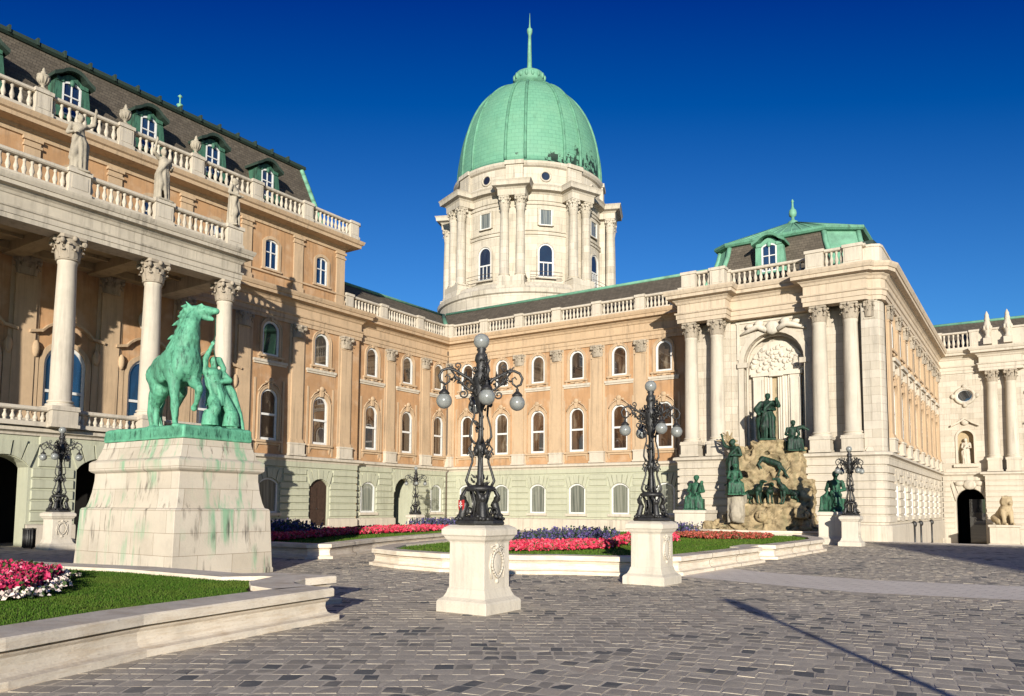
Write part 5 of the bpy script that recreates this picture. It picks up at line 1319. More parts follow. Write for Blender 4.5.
for u0, u1, z0, z1 in ((-0.01, 0.01, -0.08, 0.09), (-0.035, 0.035, 0.045, 0.062), (-0.045, 0.045, 0.005, 0.022)):
    q = [o_+sd*u+Vector((0, 0, z)) for u, z in ((u0, z0), (u1, z0), (u1, z1), (u0, z1))]
    cr.hexa([tuple(p) for p in q], [tuple(p+nrm*0.006) for p in q])
cr.build('cross', 'white', sho)

# ------------------------------------------------------------------ flower beds
BPROF = [(0.13, -0.05), (0.13, 0.085), (0.03, 0.10), (-0.005, 0.125), (-0.03, 0.20), (-0.025, 0.27), (0.005, 0.30), (0.015, 0.318), (-0.045, 0.325), (-0.045, 0.345), (0.065, 0.352), (0.065, 0.455), (0.05, 0.475), (-0.50, 0.475), (-0.50, -0.05)]
def smooth_poly(P, k=0.22):
    return P
def bed(label, poly, width=0.5):
    root = thing('flower_bed', label, 'flower bed', (sum(p[0] for p in poly)/len(poly), sum(p[1] for p in poly)/len(poly), 0))
    o = Vector(root.location)
    P = [(p[0]-o.x, p[1]-o.y) for p in poly]
    # split the kerb into blocks with fine joints
    mb = MB(); pr = [(d if d > -0.4 else -width, z) for d, z in BPROF]
    mb.sweep(pr, P, closed=True); bo = mb.build('stone_border', 'border', root, bev=0.006); n0 = len(mb.f)
    jb = MB(); n = len(P)
    for i in range(n):
        a, b = Vector(P[i]), Vector(P[(i+1) % n]); L = (b-a).length; k = max(1, int(L/1.9)); t = (b-a)/L; nr = Vector((t.y, -t.x))
        for j in range(1, k+1):
            c = a+t*(L*j/k) if L > 1.2 else None
            if c is None or j == k: continue
            pts = [(c.x+nr.x*d+0, c.y+nr.y*d, z+0.0) for d, z in [(0.134, 0.0), (0.134, 0.088), (0.032, 0.104), (-0.001, 0.127), (-0.027, 0.2), (-0.022, 0.27), (0.019, 0.318), (0.069, 0.352), (0.069, 0.456), (0.05, 0.479), (-width, 0.479)]]
            jb.tube([Vector(q) for q in pts], 0.006, 4)
    jm = jb.mesh('j'); bmm = bmesh.new(); bmm.from_mesh(bo.data); k0 = len(bmm.faces); bmm.from_mesh(jm); bmm.faces.ensure_lookup_table()
    for f_ in bmm.faces[k0:]: f_.material_index = 1
    bmm.to_mesh(bo.data); bmm.free(); bo.data.materials.append(M['soil']); bpy.data.meshes.remove(jm)
    so_ = MB(); so_.extr_z([(x, y) for x, y in inset(P, width-0.03)], 0.05, 0.40); so_.build('soil', 'soil', root)
    return root
bed('near flower bed with wide kerb, smooth lawn and a clump of pink begonias', BED1, 0.62)
bed('long flower bed in front of the fountain with red and purple flower bands', BEDA)
bed('flower bed along the left wing, partly shaded by the horse statue', BEDB)
def scatter(poly, n, rng=RNG):
    xs = [p[0] for p in poly]; ys = [p[1] for p in poly]; out = []
    while len(out) < n:
        q = rng.random((n, 2)); q[:, 0] = min(xs)+q[:, 0]*(max(xs)-min(xs)); q[:, 1] = min(ys)+q[:, 1]*(max(ys)-min(ys))
        out += [tuple(p) for p in q if in_poly(p[0], p[1], poly)]
    return np.array(out[:n])
def lawn(label, poly, area, n, h, z=0.405, w=0.006, only=None):
    P = scatter(only or area, n); P = np.array([p for p in P if in_poly(p[0], p[1], poly)]); n = len(P)
    a = RNG.random(n)*2*PI; hh = h*(0.6+0.7*RNG.random(n)); lean = RNG.normal(0, 0.35, (n, 2))*hh[:, None]
    V = np.zeros((n, 3, 3)); V[:, 0, 0] = P[:, 0]-np.cos(a)*w; V[:, 0, 1] = P[:, 1]-np.sin(a)*w; V[:, 1, 0] = P[:, 0]+np.cos(a)*w; V[:, 1, 1] = P[:, 1]+np.sin(a)*w
    V[:, :2, 2] = z-0.005; V[:, 2, :2] = P+lean; V[:, 2, 2] = z+hh
    base = np.array([[p[0], p[1], z] for p in poly]); F = np.arange(n*3).reshape(-1, 3)
    # fan of the lawn surface itself
    bm = bmesh.new(); f = bm.faces.new([bm.verts.new((p[0], p[1], z)) for p in poly]); bmesh.ops.triangulate(bm, faces=[f]); bm.verts.index_update()
    tv = np.array([v.co[:] for v in bm.verts]); tf = np.array([[v.index for v in q.verts] for q in bm.faces]); bm.free()
    o = np_mesh('lawn', np.vstack([V.reshape(-1, 3), tv]), np.vstack([F, tf+n*3]), 'grass', 'stuff')
    return tag(o, label, 'grass')
i1, iA, iB = inset(BED1, 0.6), inset(BEDA, 0.5), inset(BEDB, 0.5)
# rounded inner corner beside the notch of the near bed
L1 = [(-8.1, -3.4), (-8.15, 0.6), (-8.62, 3.4), (-9.0, 5.0), (-9.1, 6.2), (-9.1, 6.9), (-9.5, 7.35), (-9.95, 7.6), (-10.35, 7.95), (-10.75, 8.35), (-11.1, 8.6), (-11.9, 8.4), (-14.5, 8.3), (-16.7, 7.75), (-21.4, 6.7), (-21.4, -3.4)]
lawn('smooth mown lawn round the pink flowers in the near bed', L1, [(-17.5, 2.5), (-8, 2.5), (-8, 9), (-17.5, 9)], 170000, 0.028)
lawn('lawn of the long bed in front of the fountain', iA, iA, 60000, 0.05, w=0.012)
lawn('lawn strip of the bed along the left wing', iB, iB, 40000, 0.05, w=0.014)
def flowers(label, polys, n, mat, kind='begonia', z=0.40, size=0.035, top=0.28, group=None):
    """many plants as petals and leaves; nobody could count them"""
    P = np.vstack([scatter(p, int(n*k)) for p, k in polys]); n = len(P); k = 26 if kind == 'begonia' else 22
    bx = np.repeat(P[:, 0], k); by = np.repeat(P[:, 1], k); N = n*k
    if kind == 'begonia':
        rad = 0.14*np.sqrt(RNG.random(N)); a = RNG.random(N)*2*PI; hmax = np.repeat(top*(0.75+0.4*RNG.random(n)), k)
        cx, cy = bx+rad*np.cos(a), by+rad*np.sin(a); cz = z+hmax*(0.35+0.65*RNG.random(N)**0.6)*(1-1.2*rad**2/0.02*0.3)
        s = size*(0.6+0.8*RNG.random(N)); tilt = 0.7
    else:
        hmax = np.repeat(top*(0.6+0.5*RNG.random(n)), k); t = RNG.random(N); rad = 0.055*(1.15-t); a = RNG.random(N)*2*PI
        lx, ly = np.repeat(RNG.normal(0, .12, n), k), np.repeat(RNG.normal(0, .12, n), k)
        cx, cy = bx+rad*np.cos(a)+lx*t*hmax, by+rad*np.sin(a)+ly*t*hmax; cz = z+hmax*t; s = size*(0.5+0.6*RNG.random(N)); tilt = 1.2
    u = RNG.normal(0, 1, (N, 3)); u[:, 2] *= tilt; u /= np.linalg.norm(u, axis=1)[:, None]
    v = RNG.normal(0, 1, (N, 3)); v -= u*(u*v).sum(1)[:, None]; v /= np.linalg.norm(v, axis=1)[:, None]
    C_ = np.stack([cx, cy, cz], 1); V = np.stack([C_-u*s[:, None], C_+v*s[:, None]*0.8, C_+u*s[:, None], C_-v*s[:, None]*0.8], 1)
    V[:, 1, 2] += s*0.3; V[:, 3, 2] += s*0.3
    return tag(np_mesh('flowers', V.reshape(-1, 3), np.arange(N*4).reshape(-1, 4), mat, 'stuff'), label, 'flowers', group)
flowers('pink begonias massed in the near bed', [([(-11.5, 5.2), (-12.9, 6.2), (-14.4, 6.95), (-17.2, 7.0), (-17.2, 3.5), (-12.2, 3.5), (-11.5, 4.3)], 1.0)], 1700, 'pink', size=0.034, top=0.24)
flowers('white begonias edging the pink clump in the near bed', [([(-11.2, 4.9), (-11.3, 5.35), (-12.7, 6.45), (-14.2, 7.2), (-14.4, 7.0), (-12.9, 6.2), (-11.6, 5.2), (-11.5, 4.3), (-11.9, 3.6), (-11.5, 3.5)], 1.0)], 24, 'whitefl', size=0.032, top=0.17)
RA = [(-14.0, 18.5), (-12.4, 18.6), (-11.3, 20.0), (-10.9, 22.3), (-12.2, 24.0), (-13.2, 22.5), (-14.0, 21.0)]
flowers('red begonia band behind the nearest lamp post', [(RA, 1.0)], 900, 'red', top=0.24, size=0.045)
flowers('red begonia band beside the second lamp post', [([(-11.9, 23.8), (-11.0, 24.2), (-11.3, 28.0), (-13.0, 31.5), (-14.6, 31.0), (-13.2, 27.5)], 1.0)], 900, 'red', top=0.30, size=0.05)
flowers('blue salvia band behind the red begonias of the long bed', [([(-14.8, 21.5), (-13.6, 22.6), (-13.2, 25.0), (-13.7, 28.0), (-15.8, 29.0), (-16.0, 26.0), (-15.8, 22.8)], 1.0)], 460, 'purple', 'salvia', size=0.05, top=0.5)
flowers('russet begonia band in front of the fountain', [([(-13.2, 32.0), (-11.0, 31.0), (-9.6, 33.0), (-9.7, 35.2), (-11.8, 36.4), (-14.6, 35.6)], 1.0)], 800, 'rust_fl', size=0.05, top=0.2)
flowers('blue salvia patch left of the fountain', [([(-15.5, 33.0), (-13.6, 34.2), (-13.6, 36.6), (-16.2, 37.4)], 1.0)], 320, 'purple', 'salvia', size=0.05, top=0.6)
flowers('red begonia band of the bed along the left wing', [([(-22.3, 18.4), (-23.4, 20.6), (-24.6, 24.0), (-25.2, 29.0), (-26.4, 34.0), (-29.2, 36.5), (-29.2, 30.0), (-27.2, 24.0), (-25.4, 18.3)], 1.0)], 2300, 'red', top=0.26, size=0.055)
flowers('blue salvia patch beside the horse statue', [([(-24.3, 20.2), (-25.4, 23.2), (-28.0, 23.8), (-29.0, 19.6)], 1.0)], 480, 'purple', 'salvia', size=0.055, top=0.65)
flowers('blue salvia patch at the far corner of the bed along the left wing', [([(-26.8, 33.6), (-27.6, 37.2), (-30.4, 38.4), (-30.8, 34.4)], 1.0)], 420, 'purple', 'salvia', size=0.055, top=0.6)

# ------------------------------------------------------------------ horse and herdsman
EQ = thing('equestrian_statue', 'green bronze rearing-headed horse with a herdsman on a tall stained stone pedestal', 'statue', (-18.38, 11.76, 0))
hx, hy = 2.15, 1.4
pd = MB(); pd.sweep([(0.02, -0.05), (0.02, 0.12), (0, 0.14), (-0.065, 1.56), (-0.09, 1.60), (-0.16, 1.62), (-0.20, 1.75), (-0.25, 2.0), (-0.285, 2.3), (-0.29, 2.48), (-0.22, 2.52), (-0.18, 2.56), (-0.18, 2.75), (-0.22, 2.79), (-0.30, 2.83), (-0.38, 3.05), (-0.42, 3.2), (-0.43, 3.28), (-1.0, 3.28), (-1.0, -0.05)],
                    [(-hx, -hy), (hx, -hy), (hx, hy), (-hx, hy)], closed=True)
pd.box(-1.2, 1.2, -0.45, 0.45, 3.0, 3.275)
po = pd.build('pedestal', 'ped', EQ, bev=0.02)
cb = MB()
for sx in (-1, 1):
    for sy in (-1, 1):
        cb.hexa([(sx*(hx-0.5), sy*(hy+0.035), 0), (sx*(hx+0.035), sy*(hy+0.035), 0), (sx*(hx+0.035), sy*(hy-0.5), 0), (sx*(hx-0.5), sy*(hy-0.5), 0)],
                [(sx*(hx-0.52), sy*(hy-0.04), 1.5), (sx*(hx-0.04), sy*(hy-0.04), 1.5), (sx*(hx-0.04), sy*(hy-0.52), 1.5), (sx*(hx-0.52), sy*(hy-0.52), 1.5)])
cb.build('corner_block', 'ped', po, bev=0.02) if False else None
pl = MB(); pl.sweep([(0.0, 3.285), (0.02, 3.3), (0.0, 3.58), (-0.06, 3.62), (-0.9, 3.62), (-0.9, 3.285)], [(-1.73, -0.97), (1.73, -0.97), (1.73, 0.97), (-1.73, 0.97)], closed=True); pl.box(-1, 1, -0.2, 0.2, 3.3, 3.615); rr = random.Random(5)
for k in range(26): pl.ell((rr.uniform(-1.6, 1.6), rr.uniform(-0.85, 0.85), 3.6), (rr.uniform(.1, .3), rr.uniform(.1, .25), rr.uniform(.03, .07)), 8, 6)
fused('plinth', pl, 'bronze', EQ, 0.035, smooth=1, disp=0.012)
H = MB()
H.cap((-0.66, 0, 1.58), 0.50, (0.30, 0, 1.72), 0.52, 18); H.ell((0.56, 0, 1.72), (0.42, 0.42, 0.54), 16, 10); H.ell((-0.88, 0, 1.66), (0.44, 0.45, 0.48), 16, 10)
for s_ in (-1, 1):
    H.ell((0.70, s_*0.17, 1.62), (0.22, 0.22, 0.40)); H.ell((0.42, s_*0.31, 1.6), (0.27, 0.17, 0.46)); H.ell((-0.80, s_*0.34, 1.42), (0.3, 0.17, 0.42)); H.ell((-0.1, s_*0.36, 1.5), (0.4, 0.16, 0.3))
H.cap((0.55, 0, 2.2), 0.14, (-0.9, 0, 2.02), 0.10, 8)
limb(H, [(0.42, 0, 1.98), (0.60, 0.04, 2.34), (0.66, 0.10, 2.70), (0.62, 0.18, 2.98)], [0.45, 0.33, 0.235, 0.175])
limb(H, [(0.72, 0.02, 2.1), (0.80, 0.10, 2.6), (0.74, 0.28, 2.92)], [0.14, 0.10, 0.07])
limb(H, [(0.62, 0.20, 3.06), (0.76, 0.42, 3.09), (0.88, 0.63, 3.09)], [0.165, 0.135, 0.095]); limb(H, [(0.70, 0.34, 2.96), (0.85, 0.57, 2.88)], [0.12, 0.06])
H.ell((0.89, 0.65, 3.09), (0.1, 0.1, 0.09)); H.ell((0.71, 0.42, 3.16), (0.05, 0.06, 0.04)); H.ell((0.86, 0.36, 3.10), (0.04, 0.05, 0.04))
for q in ((0.50, 0.17, 3.14), (0.66, 0.07, 3.14)): H.cap(q, 0.05, (q[0]-0.12, q[1]-0.10, q[2]+0.16), 0.018, 7)
rr = random.Random(9)
for k in range(30):
    t = k/29; b = Vector((0.58, 0.1, 3.1)).lerp(Vector((0.12, -0.05, 2.22)), t); b.y += rr.uniform(-.1, .1)
    e = b+Vector((rr.uniform(-0.36, -0.2), rr.uniform(-0.2, 0.05), rr.uniform(-0.08, 0.14)-0.12*t)); m = b.lerp(e, 0.5)+Vector((0, 0, 0.05))
    H.cap(b, 0.10, m, 0.065, 7); H.cap(m, 0.065, e, 0.02, 7)
for k in range(3): H.cap((0.66, 0.2, 3.16), 0.05, (0.8+0.03*k, 0.3+0.05*k, 3.24-0.04*k), 0.025, 6)
def leg(pts, rad): limb(H, pts, rad)
leg([(0.55, -0.24, 1.5), (0.58, -0.25, 1.16), (0.68, -0.25, 0.70), (0.66, -0.23, 0.60), (0.66, -0.23, 0.22), (0.71, -0.23, 0.12)], [0.25, 0.17, 0.10, 0.11, 0.065, 0.075]); H.cap((0.71, -0.23, 0.13), 0.07, (0.75, -0.23, 0.05), 0.10)
leg([(0.6, 0.2, 1.55), (0.72, 0.22, 1.22), (1.08, 0.22, 1.02), (1.08, 0.22, 0.98), (0.92, 0.22, 0.66), (0.84, 0.22, 0.62)], [0.25, 0.17, 0.10, 0.105, 0.062, 0.065]); H.cap((0.84, 0.22, 0.62), 0.06, (0.77, 0.22, 0.55), 0.09)
for sy, dx in ((-1, 0.0), (1, 0.22)):
    y = sy*0.22; leg([(-0.92+dx*0.3, y*0.9, 1.52), (-0.66+dx*0.5, y, 1.12), (-1.06+dx, y, 0.70), (-1.02+dx, y, 0.62), (-0.92+dx, y, 0.22), (-0.86+dx, y, 0.12)], [0.36, 0.24, 0.115, 0.11, 0.068, 0.075]); H.cap((-0.86+dx, y, 0.13), 0.07, (-0.80+dx, y, 0.05), 0.10)
limb(H, [(-1.22, 0, 1.85), (-1.45, -0.05, 1.62), (-1.62, -0.1, 1.1), (-1.72, -0.12, 0.6), (-1.70, -0.1, 0.05)], [0.1, 0.14, 0.16, 0.13, 0.05])
for k in range(6): limb(H, [(-1.45, rr.uniform(-.08, .08), 1.4), (-1.56+rr.uniform(-.06, .06), rr.uniform(-.12, .12), 0.9), (-1.45+rr.uniform(-.1, .1), rr.uniform(-.14, .14), 0.15)], [0.06, 0.06, 0.02])
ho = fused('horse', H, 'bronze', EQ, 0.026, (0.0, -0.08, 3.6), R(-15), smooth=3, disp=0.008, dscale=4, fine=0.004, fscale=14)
ho.scale = (0.95, 0.96, 1.0)
Pm = MB()                                  # herdsman hanging on the rope, leaning back, in a wide hat and flowing trousers
pel = Vector((0.98, 0.72, 0.98)); che = Vector((0.90, 0.62, 1.42)); hd = Vector((0.86, 0.70, 1.80))
limb(Pm, [pel, (pel+che)/2, che], [0.19, 0.20, 0.21]); Pm.ell(che+Vector((0, 0, 0.08)), (0.22, 0.27, 0.15)); limb(Pm, [che+Vector((0, 0.02, 0.12)), hd], [0.09, 0.085])
head(Pm, hd, 0.135, (-0.25, 0.3, 0.6)); Pm.ell((hd.x-0.02, hd.y+0.01, hd.z+0.05), (0.14, 0.145, 0.12)); Pm.cap(hd+Vector((0.05, 0.08, 0.08)), 0.09, hd+Vector((0.12, 0.2, -0.15)), 0.06)
for a_, kn, ft, in ((Vector((1.04, 0.80, 0.92)), Vector((1.22, 0.98, 0.52)), Vector((1.30, 0.94, 0.06))), (Vector((0.92, 0.62, 0.92)), Vector((1.20, 0.52, 0.55)), Vector((1.02, 0.42, 0.06)))):
    limb(Pm, [a_, kn, ft], [0.17, 0.15, 0.12]); Pm.cap(ft, 0.085, ft+Vector((0.14, 0.05, -0.02)), 0.06)
    Pm.lathe([(0.22, 0.1), (0.19, 0.35), (0.15, 0.5)], (ft.x*0.6+kn.x*0.4, ft.y*0.6+kn.y*0.4, 0.02), 12)
s1 = che+Vector((-0.06, -0.22, 0.12)); s2 = che+Vector((0.02, 0.24, 0.12))
limb(Pm, [s1, (0.86, 0.42, 1.85), (0.90, 0.55, 2.20)], [0.105, 0.08, 0.05]); hand(Pm, (0.90, 0.56, 2.2), (0.05, 0.2, 1), 1.1, (0, -1, 0))
limb(Pm, [s2, (1.12, 0.96, 1.34), (1.10, 0.72, 1.28)], [0.115, 0.09, 0.055]); hand(Pm, (1.10, 0.72, 1.28), (-0.1, -1, 0.2), 1.1, (0, 0, 1))
for k in range(8):
    t = k/7; limb(Pm, [che+Vector((-0.15+0.1*t, -0.1+0.36*t, 0.12)), pel+Vector((-0.2+0.3*t, -0.05+0.45*t, 0.05)), pel+Vector((-0.28+0.55*t, 0.0+0.5*t, -0.55)), pel+Vector((-0.3+0.65*t, 0.05+0.5*t, -0.9))], [0.07, 0.09, 0.085, 0.06])
for k in range(7): limb(Pm, [che+Vector((0.1*math.cos(k), 0.2*math.sin(k), 0.0)), pel+Vector((0.2*math.cos(k), 0.22*math.sin(k), -0.02)), pel+Vector((0.24*math.cos(k+.2), 0.27*math.sin(k+.2), -0.32))], [0.05, 0.05, 0.03])
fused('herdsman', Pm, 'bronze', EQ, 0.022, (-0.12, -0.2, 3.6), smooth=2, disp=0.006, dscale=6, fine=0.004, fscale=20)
rp = MB(); rp.tube([(1.10, 0.50, 2.92), (0.98, 0.60, 2.5), (0.92, 0.58, 2.28), (0.98, 0.64, 1.8), (1.10, 0.70, 1.3), (1.12, 0.72, 0.9)], 0.016, 6); rp.build('rope', 'bronze_dark', EQ, (-0.12, -0.2, 3.6))

# ------------------------------------------------------------------ figures in stone and bronze
def robed(mb, seed, lift=None, lean=0.0, spear=False, look=(0, -1, 0)):
    """1.8 m draped standing figure with its weight on one leg, facing -y"""
    rr = random.Random(seed); k = 1 if seed % 2 else -1
    pel = Vector((0.04*k, 0, 0.98)); che = Vector((-0.02*k+lean, 0.02, 1.34)); hd = Vector((0.02*k+lean, -0.03, 1.68))
    for sx, kn, ft in ((1, (0.13, -0.02, 0.52), (0.13, 0, 0.06)), (-1, (-0.15, -0.14, 0.52), (-0.17, -0.02, 0.06))):
        limb(mb, [pel+Vector((sx*0.09, 0, -0.04)), (kn[0]*1, kn[1], kn[2]), ft], [0.13, 0.10, 0.075]); mb.cap((ft[0], ft[1], 0.06), 0.06, (ft[0]+sx*0.03, ft[1]-0.15, 0.04), 0.045)
    limb(mb, [pel, (pel+che)/2, che], [0.165, 0.15, 0.17]); mb.ell(che+Vector((0, 0, 0.1)), (0.23, 0.13, 0.10)); limb(mb, [che+Vector((0, 0, 0.15)), hd], [0.07, 0.065]); head(mb, hd, 0.115, look)
    mb.ell(hd+Vector((0, 0.03, 0.04)), (0.11, 0.115, 0.11))
    for j in range(11):
        a = 2*PI*j/11+rr.uniform(-.2, .2); q = 0.17+rr.uniform(0, .05)
        limb(mb, [che+Vector((0.13*math.cos(a), 0.1*math.sin(a), -0.15)), pel+Vector((q*math.cos(a), q*0.8*math.sin(a), -0.12)), Vector((0.22*math.cos(a+.15)+0.02*k, 0.2*math.sin(a+.15), 0.08))], [0.045, 0.06, 0.05])
    limb(mb, [che+Vector((0.17, -.08, 0.12)), che+Vector((-0.05, -0.17, -0.12)), pel+Vector((-0.2, -0.1, -0.1)), (-0.24, -0.05, 0.35)], [0.06, 0.06, 0.07, 0.05])
    for sx in (1, -1):
        sh_ = che+Vector((sx*0.2, 0, 0.12))
        if lift == sx: el, ha = sh_+Vector((sx*0.2, -0.08, 0.12)), sh_+Vector((sx*0.2, -0.2, 0.42))
        else: el, ha = sh_+Vector((sx*0.09, 0.03, -0.29)), sh_+Vector((-sx*0.02, -0.22, -0.38+0.1*rr.random()))
        limb(mb, [sh_, el, ha], [0.075, 0.06, 0.042]); hand(mb, ha, (ha-el), 1.0, (0, -1, 0.2))
        if spear and lift == sx: mb.cap((ha.x+0.03, ha.y-0.03, -0.0), 0.02, (ha.x+0.03, ha.y-0.03, 2.35), 0.014, 6)
    mb.box(-0.3, 0.3, -0.26, 0.24, -0.03, 0.04)
def seated(mb, seed):
    """seated draped figure, 1.45 m high, facing -y"""
    rr = random.Random(seed)
    mb.box(-0.35, 0.35, -0.1, 0.4, 0, 0.5); pel = Vector((0, 0.08, 0.62)); che = Vector((0.03, 0.05, 1.0)); hd = Vector((0.06, -0.02, 1.36))
    limb(mb, [pel, che], [0.19, 0.18]); mb.ell(che+Vector((0, 0, 0.09)), (0.25, 0.15, 0.11)); limb(mb, [che+Vector((0, 0, .15)), hd], [0.07, 0.065]); head(mb, hd, 0.12, (0.3, -1, -0.1)); mb.ell(hd+Vector((0, .04, .05)), (.125, .13, .12))
    for sx in (1, -1):
        kn = Vector((sx*0.17, -0.40, 0.58)); ft = Vector((sx*0.15, -0.42-0.08*sx, 0.08)); limb(mb, [pel+Vector((sx*0.1, 0, 0)), kn, ft], [0.15, 0.11, 0.08]); mb.cap(ft, 0.07, ft+Vector((0, -0.15, -0.03)), 0.05)
        s_ = che+Vector((sx*0.23, 0, 0.1)); el = s_+Vector((sx*0.1, -0.02, -0.28)); ha = Vector((sx*0.14, -0.32, 0.74)); limb(mb, [s_, el, ha], [0.08, 0.065, 0.045]); hand(mb, ha, (-sx*0.2, -1, -0.2), 1.0)
    for j in range(9):
        x = -0.3+0.6*j/8; limb(mb, [(x*0.7, -0.2, 0.66), (x, -0.44, 0.52), (x*1.15, -0.46+rr.uniform(-.05, .05), 0.06)], [0.06, 0.07, 0.06])
    mb.box(-0.42, 0.42, -0.62, 0.42, -0.02, 0.05)
def statue(name, label, cat, mb, loc, scale, mat, rz=0.0, voxel=0.024, group=None, **kw):
    if mat == 'white_stone': mat = 'figure_stone'
    me = fuse(mb, voxel, smooth=2, disp=kw.get('disp', 0.008), dscale=5, fine=0.005, fscale=18); me.name = name; me.materials.append(M[mat])
    o = link(name, me, None, loc, rz); o.scale = (scale,)*3; return tag(o, label, cat, group)
GR = 'stone statues on the portico balustrade'
for y, seed, lift, lab in ((15.8, 3, 1, 'leftmost pale stone statue on the portico balustrade, one arm raised'), (19.58, 4, -1, 'middle pale stone statue on the portico balustrade, between two others'), (23.36, 7, None, 'right pale stone statue on the portico balustrade, arms held low')):
    m = MB(); robed(m, seed, lift); statue('stone_statue', lab, 'statue', m, (-32.58, y, 15.5), 1.36, 'white_stone', PI/2+0.2*(seed-4), group=GR)
m = MB(); robed(m, 12, None); statue('stone_statue', 'pale stone statue standing in the niche above the distant arched gate', 'statue', m, (-4.62, 74.02, 5.42), 1.2, 'cream')
m = MB(); robed(m, 15, 1); statue('stone_statue', 'stone statue at the right edge beyond the paired columns', 'statue', m, (0.35, 73.4, 5.42), 1.3, 'cream')
def urn_me():
    m = MB(); m.box(-0.26, 0.26, -0.26, 0.26, 0, 0.1)
    m.lathe([(0.2, 0.1), (0.21, 0.16), (0.1, 0.22), (0.09, 0.3), (0.2, 0.38), (0.3, 0.55), (0.33, 0.72), (0.31, 0.76), (0.35, 0.79), (0.34, 0.84), (0.2, 0.9), (0.13, 0.97), (0.15, 1.02), (0.08, 1.08), (0.09, 1.15), (0.03, 1.26)], seg=20)
    for k in range(12):
        a = 2*PI*k/12; m.tube([(q*math.cos(a), q*math.sin(a), z) for q, z in ((0.2, 0.4), (0.3, 0.55), (0.335, 0.71))], 0.028, 5)
    m.v = [(x*0.82, y*0.82, z*0.92) for x, y, z in m.v]
    return mesh_of(m, 'urn', 'figure_stone')
for y, lab in ((16.5, 'carved stone urn on the roof balustrade left of the second dormer from the left'), (20.45, 'carved stone urn on the roof balustrade, second of three from the left'), (24.45, 'carved stone urn on the roof balustrade, farthest of the three'), (12.45, 'carved stone urn on the roof balustrade at the left edge of the picture')):
    tag(link('urn', cached('urn', urn_me), None, (-37.63, y, 20.83)), lab, 'urn', 'urns on the roof balustrade')
def fin_me():
    m = MB(); m.box(-0.4, 0.4, -0.4, 0.4, 0, 0.5); m.lathe([(0.3, 0.5), (0.36, 0.6), (0.2, 0.75), (0.22, 0.85), (0.4, 1.2), (0.42, 1.5), (0.3, 1.85), (0.24, 1.95), (0.28, 2.05), (0.2, 2.3), (0.22, 2.4), (0.03, 2.75)], seg=16)
    for k in range(8):
        a = PI/4*k; m.ell((0.4*math.cos(a), 0.4*math.sin(a), 1.35), (0.1, 0.1, 0.2), 6, 5)
    m.v = [(x*0.74, y*0.74, z) for x, y, z in m.v]
    return mesh_of(m, 'finial', 'cream')
for x, lab in ((-2.75, 'left of two stone finials on the distant gate building parapet'), (-1.35, 'right of two stone finials on the distant gate building parapet')):
    tag(link('roof_finial', cached('fin', fin_me), None, (x, 73.35, 15.15)), lab, 'finial', 'stone finials on the gate building')

# ------------------------------------------------------------------ the great fountain
FT = thing('fountain', 'rocky honey stone fountain with basin against the pavilion niche', 'fountain', (-12.5, 42.5, 0))
o = Vector((-12.5, 42.5, 0))
bs = MB(); rim = [(-17.0, 44.6), (-16.6, 42.6), (-14.6, 41.3), (-12.0, 41.0), (-9.8, 41.4), (-8.6, 42.4), (-8.4, 44.6)]
bs.sweep([(0.15, -0.05), (0.15, 0.14), (0.0, 0.2), (0.0, 0.42), (0.08, 0.46), (0.08, 0.55), (-0.3, 0.55), (-0.3, -0.05)], [(x-o.x, y-o.y) for x, y in rim]); bs.build('basin', 'border', FT)
wt = MB(); wt.extr_z([(x-o.x, y-o.y) for x, y in inset(rim[::1], 0.2)], -0.02, 0.3); wt.build('water', 'glass_dark', FT)
rk = MB(); rr = random.Random(21)
def boxr(x0, x1, y0, y1, z0, z1): rk.box(x0-o.x, x1-o.x, y0-o.y, y1-o.y, z0, z1)
boxr(-14.2, -10.3, 43.05, 45.6, 0.0, 2.0); boxr(-13.5, -10.5, 43.9, 45.7, 1.8, 5.1); boxr(-13.3, -11.4, 43.75, 45.4, 5.0, 5.5)
boxr(-13.5, -12.4, 43.7, 45, 2.0, 4.6); boxr(-11.7, -10.6, 43.75, 45, 1.9, 4.9); boxr(-14.6, -13.4, 43.5, 45.6, 0.2, 3.4); boxr(-10.7, -10.0, 43.7, 45.6, 0.2, 3.3)
for k in range(46):
    x = rr.uniform(-4.2, -1.6); t = (x+4.2)/2.6; w = rr.uniform(0.15, 0.4); y0 = rr.uniform(42.4, 44.2); z = rr.uniform(0, 0.5+1.6*t*t)
    boxr(o.x+x-w, o.x+x+w, y0-w*0.8, y0+w, z-0.3, z+rr.uniform(0.05, 0.25))
for k in range(24):
    x = rr.uniform(1.9, 3.1); t = (3.1-x)/1.2; w = rr.uniform(0.15, 0.35); y0 = rr.uniform(42.7, 44.4); z = rr.uniform(0, 0.4+2.2*t*t)
    boxr(o.x+x-w, o.x+x+w, y0-w*0.8, y0+w, z-0.3, z+rr.uniform(0.05, 0.25))
for k in range(30):
    z = rr.uniform(0.1, 5.2); w = 2.0 if z < 2 else 1.4; x = rr.uniform(-w, w)+(0.25 if z < 2 else 0.45); e = rr.uniform(0.12, 0.34); y0 = (43.0 if z < 2 else 43.8)
    boxr(o.x+x-e, o.x+x+e, y0-0.1*rr.random(), y0+0.5, z-e*0.6, z+e*0.6)
for k in range(16):
    x = rr.uniform(-2.1, -0.9); e = rr.uniform(0.15, 0.4); z = rr.uniform(3.9, 5.6); boxr(o.x+x-e, o.x+x+e, 43.6, 44.7, z-0.15, z+0.15)
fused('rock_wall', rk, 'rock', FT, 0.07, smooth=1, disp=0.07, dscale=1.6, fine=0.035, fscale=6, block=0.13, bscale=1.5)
rk = MB()
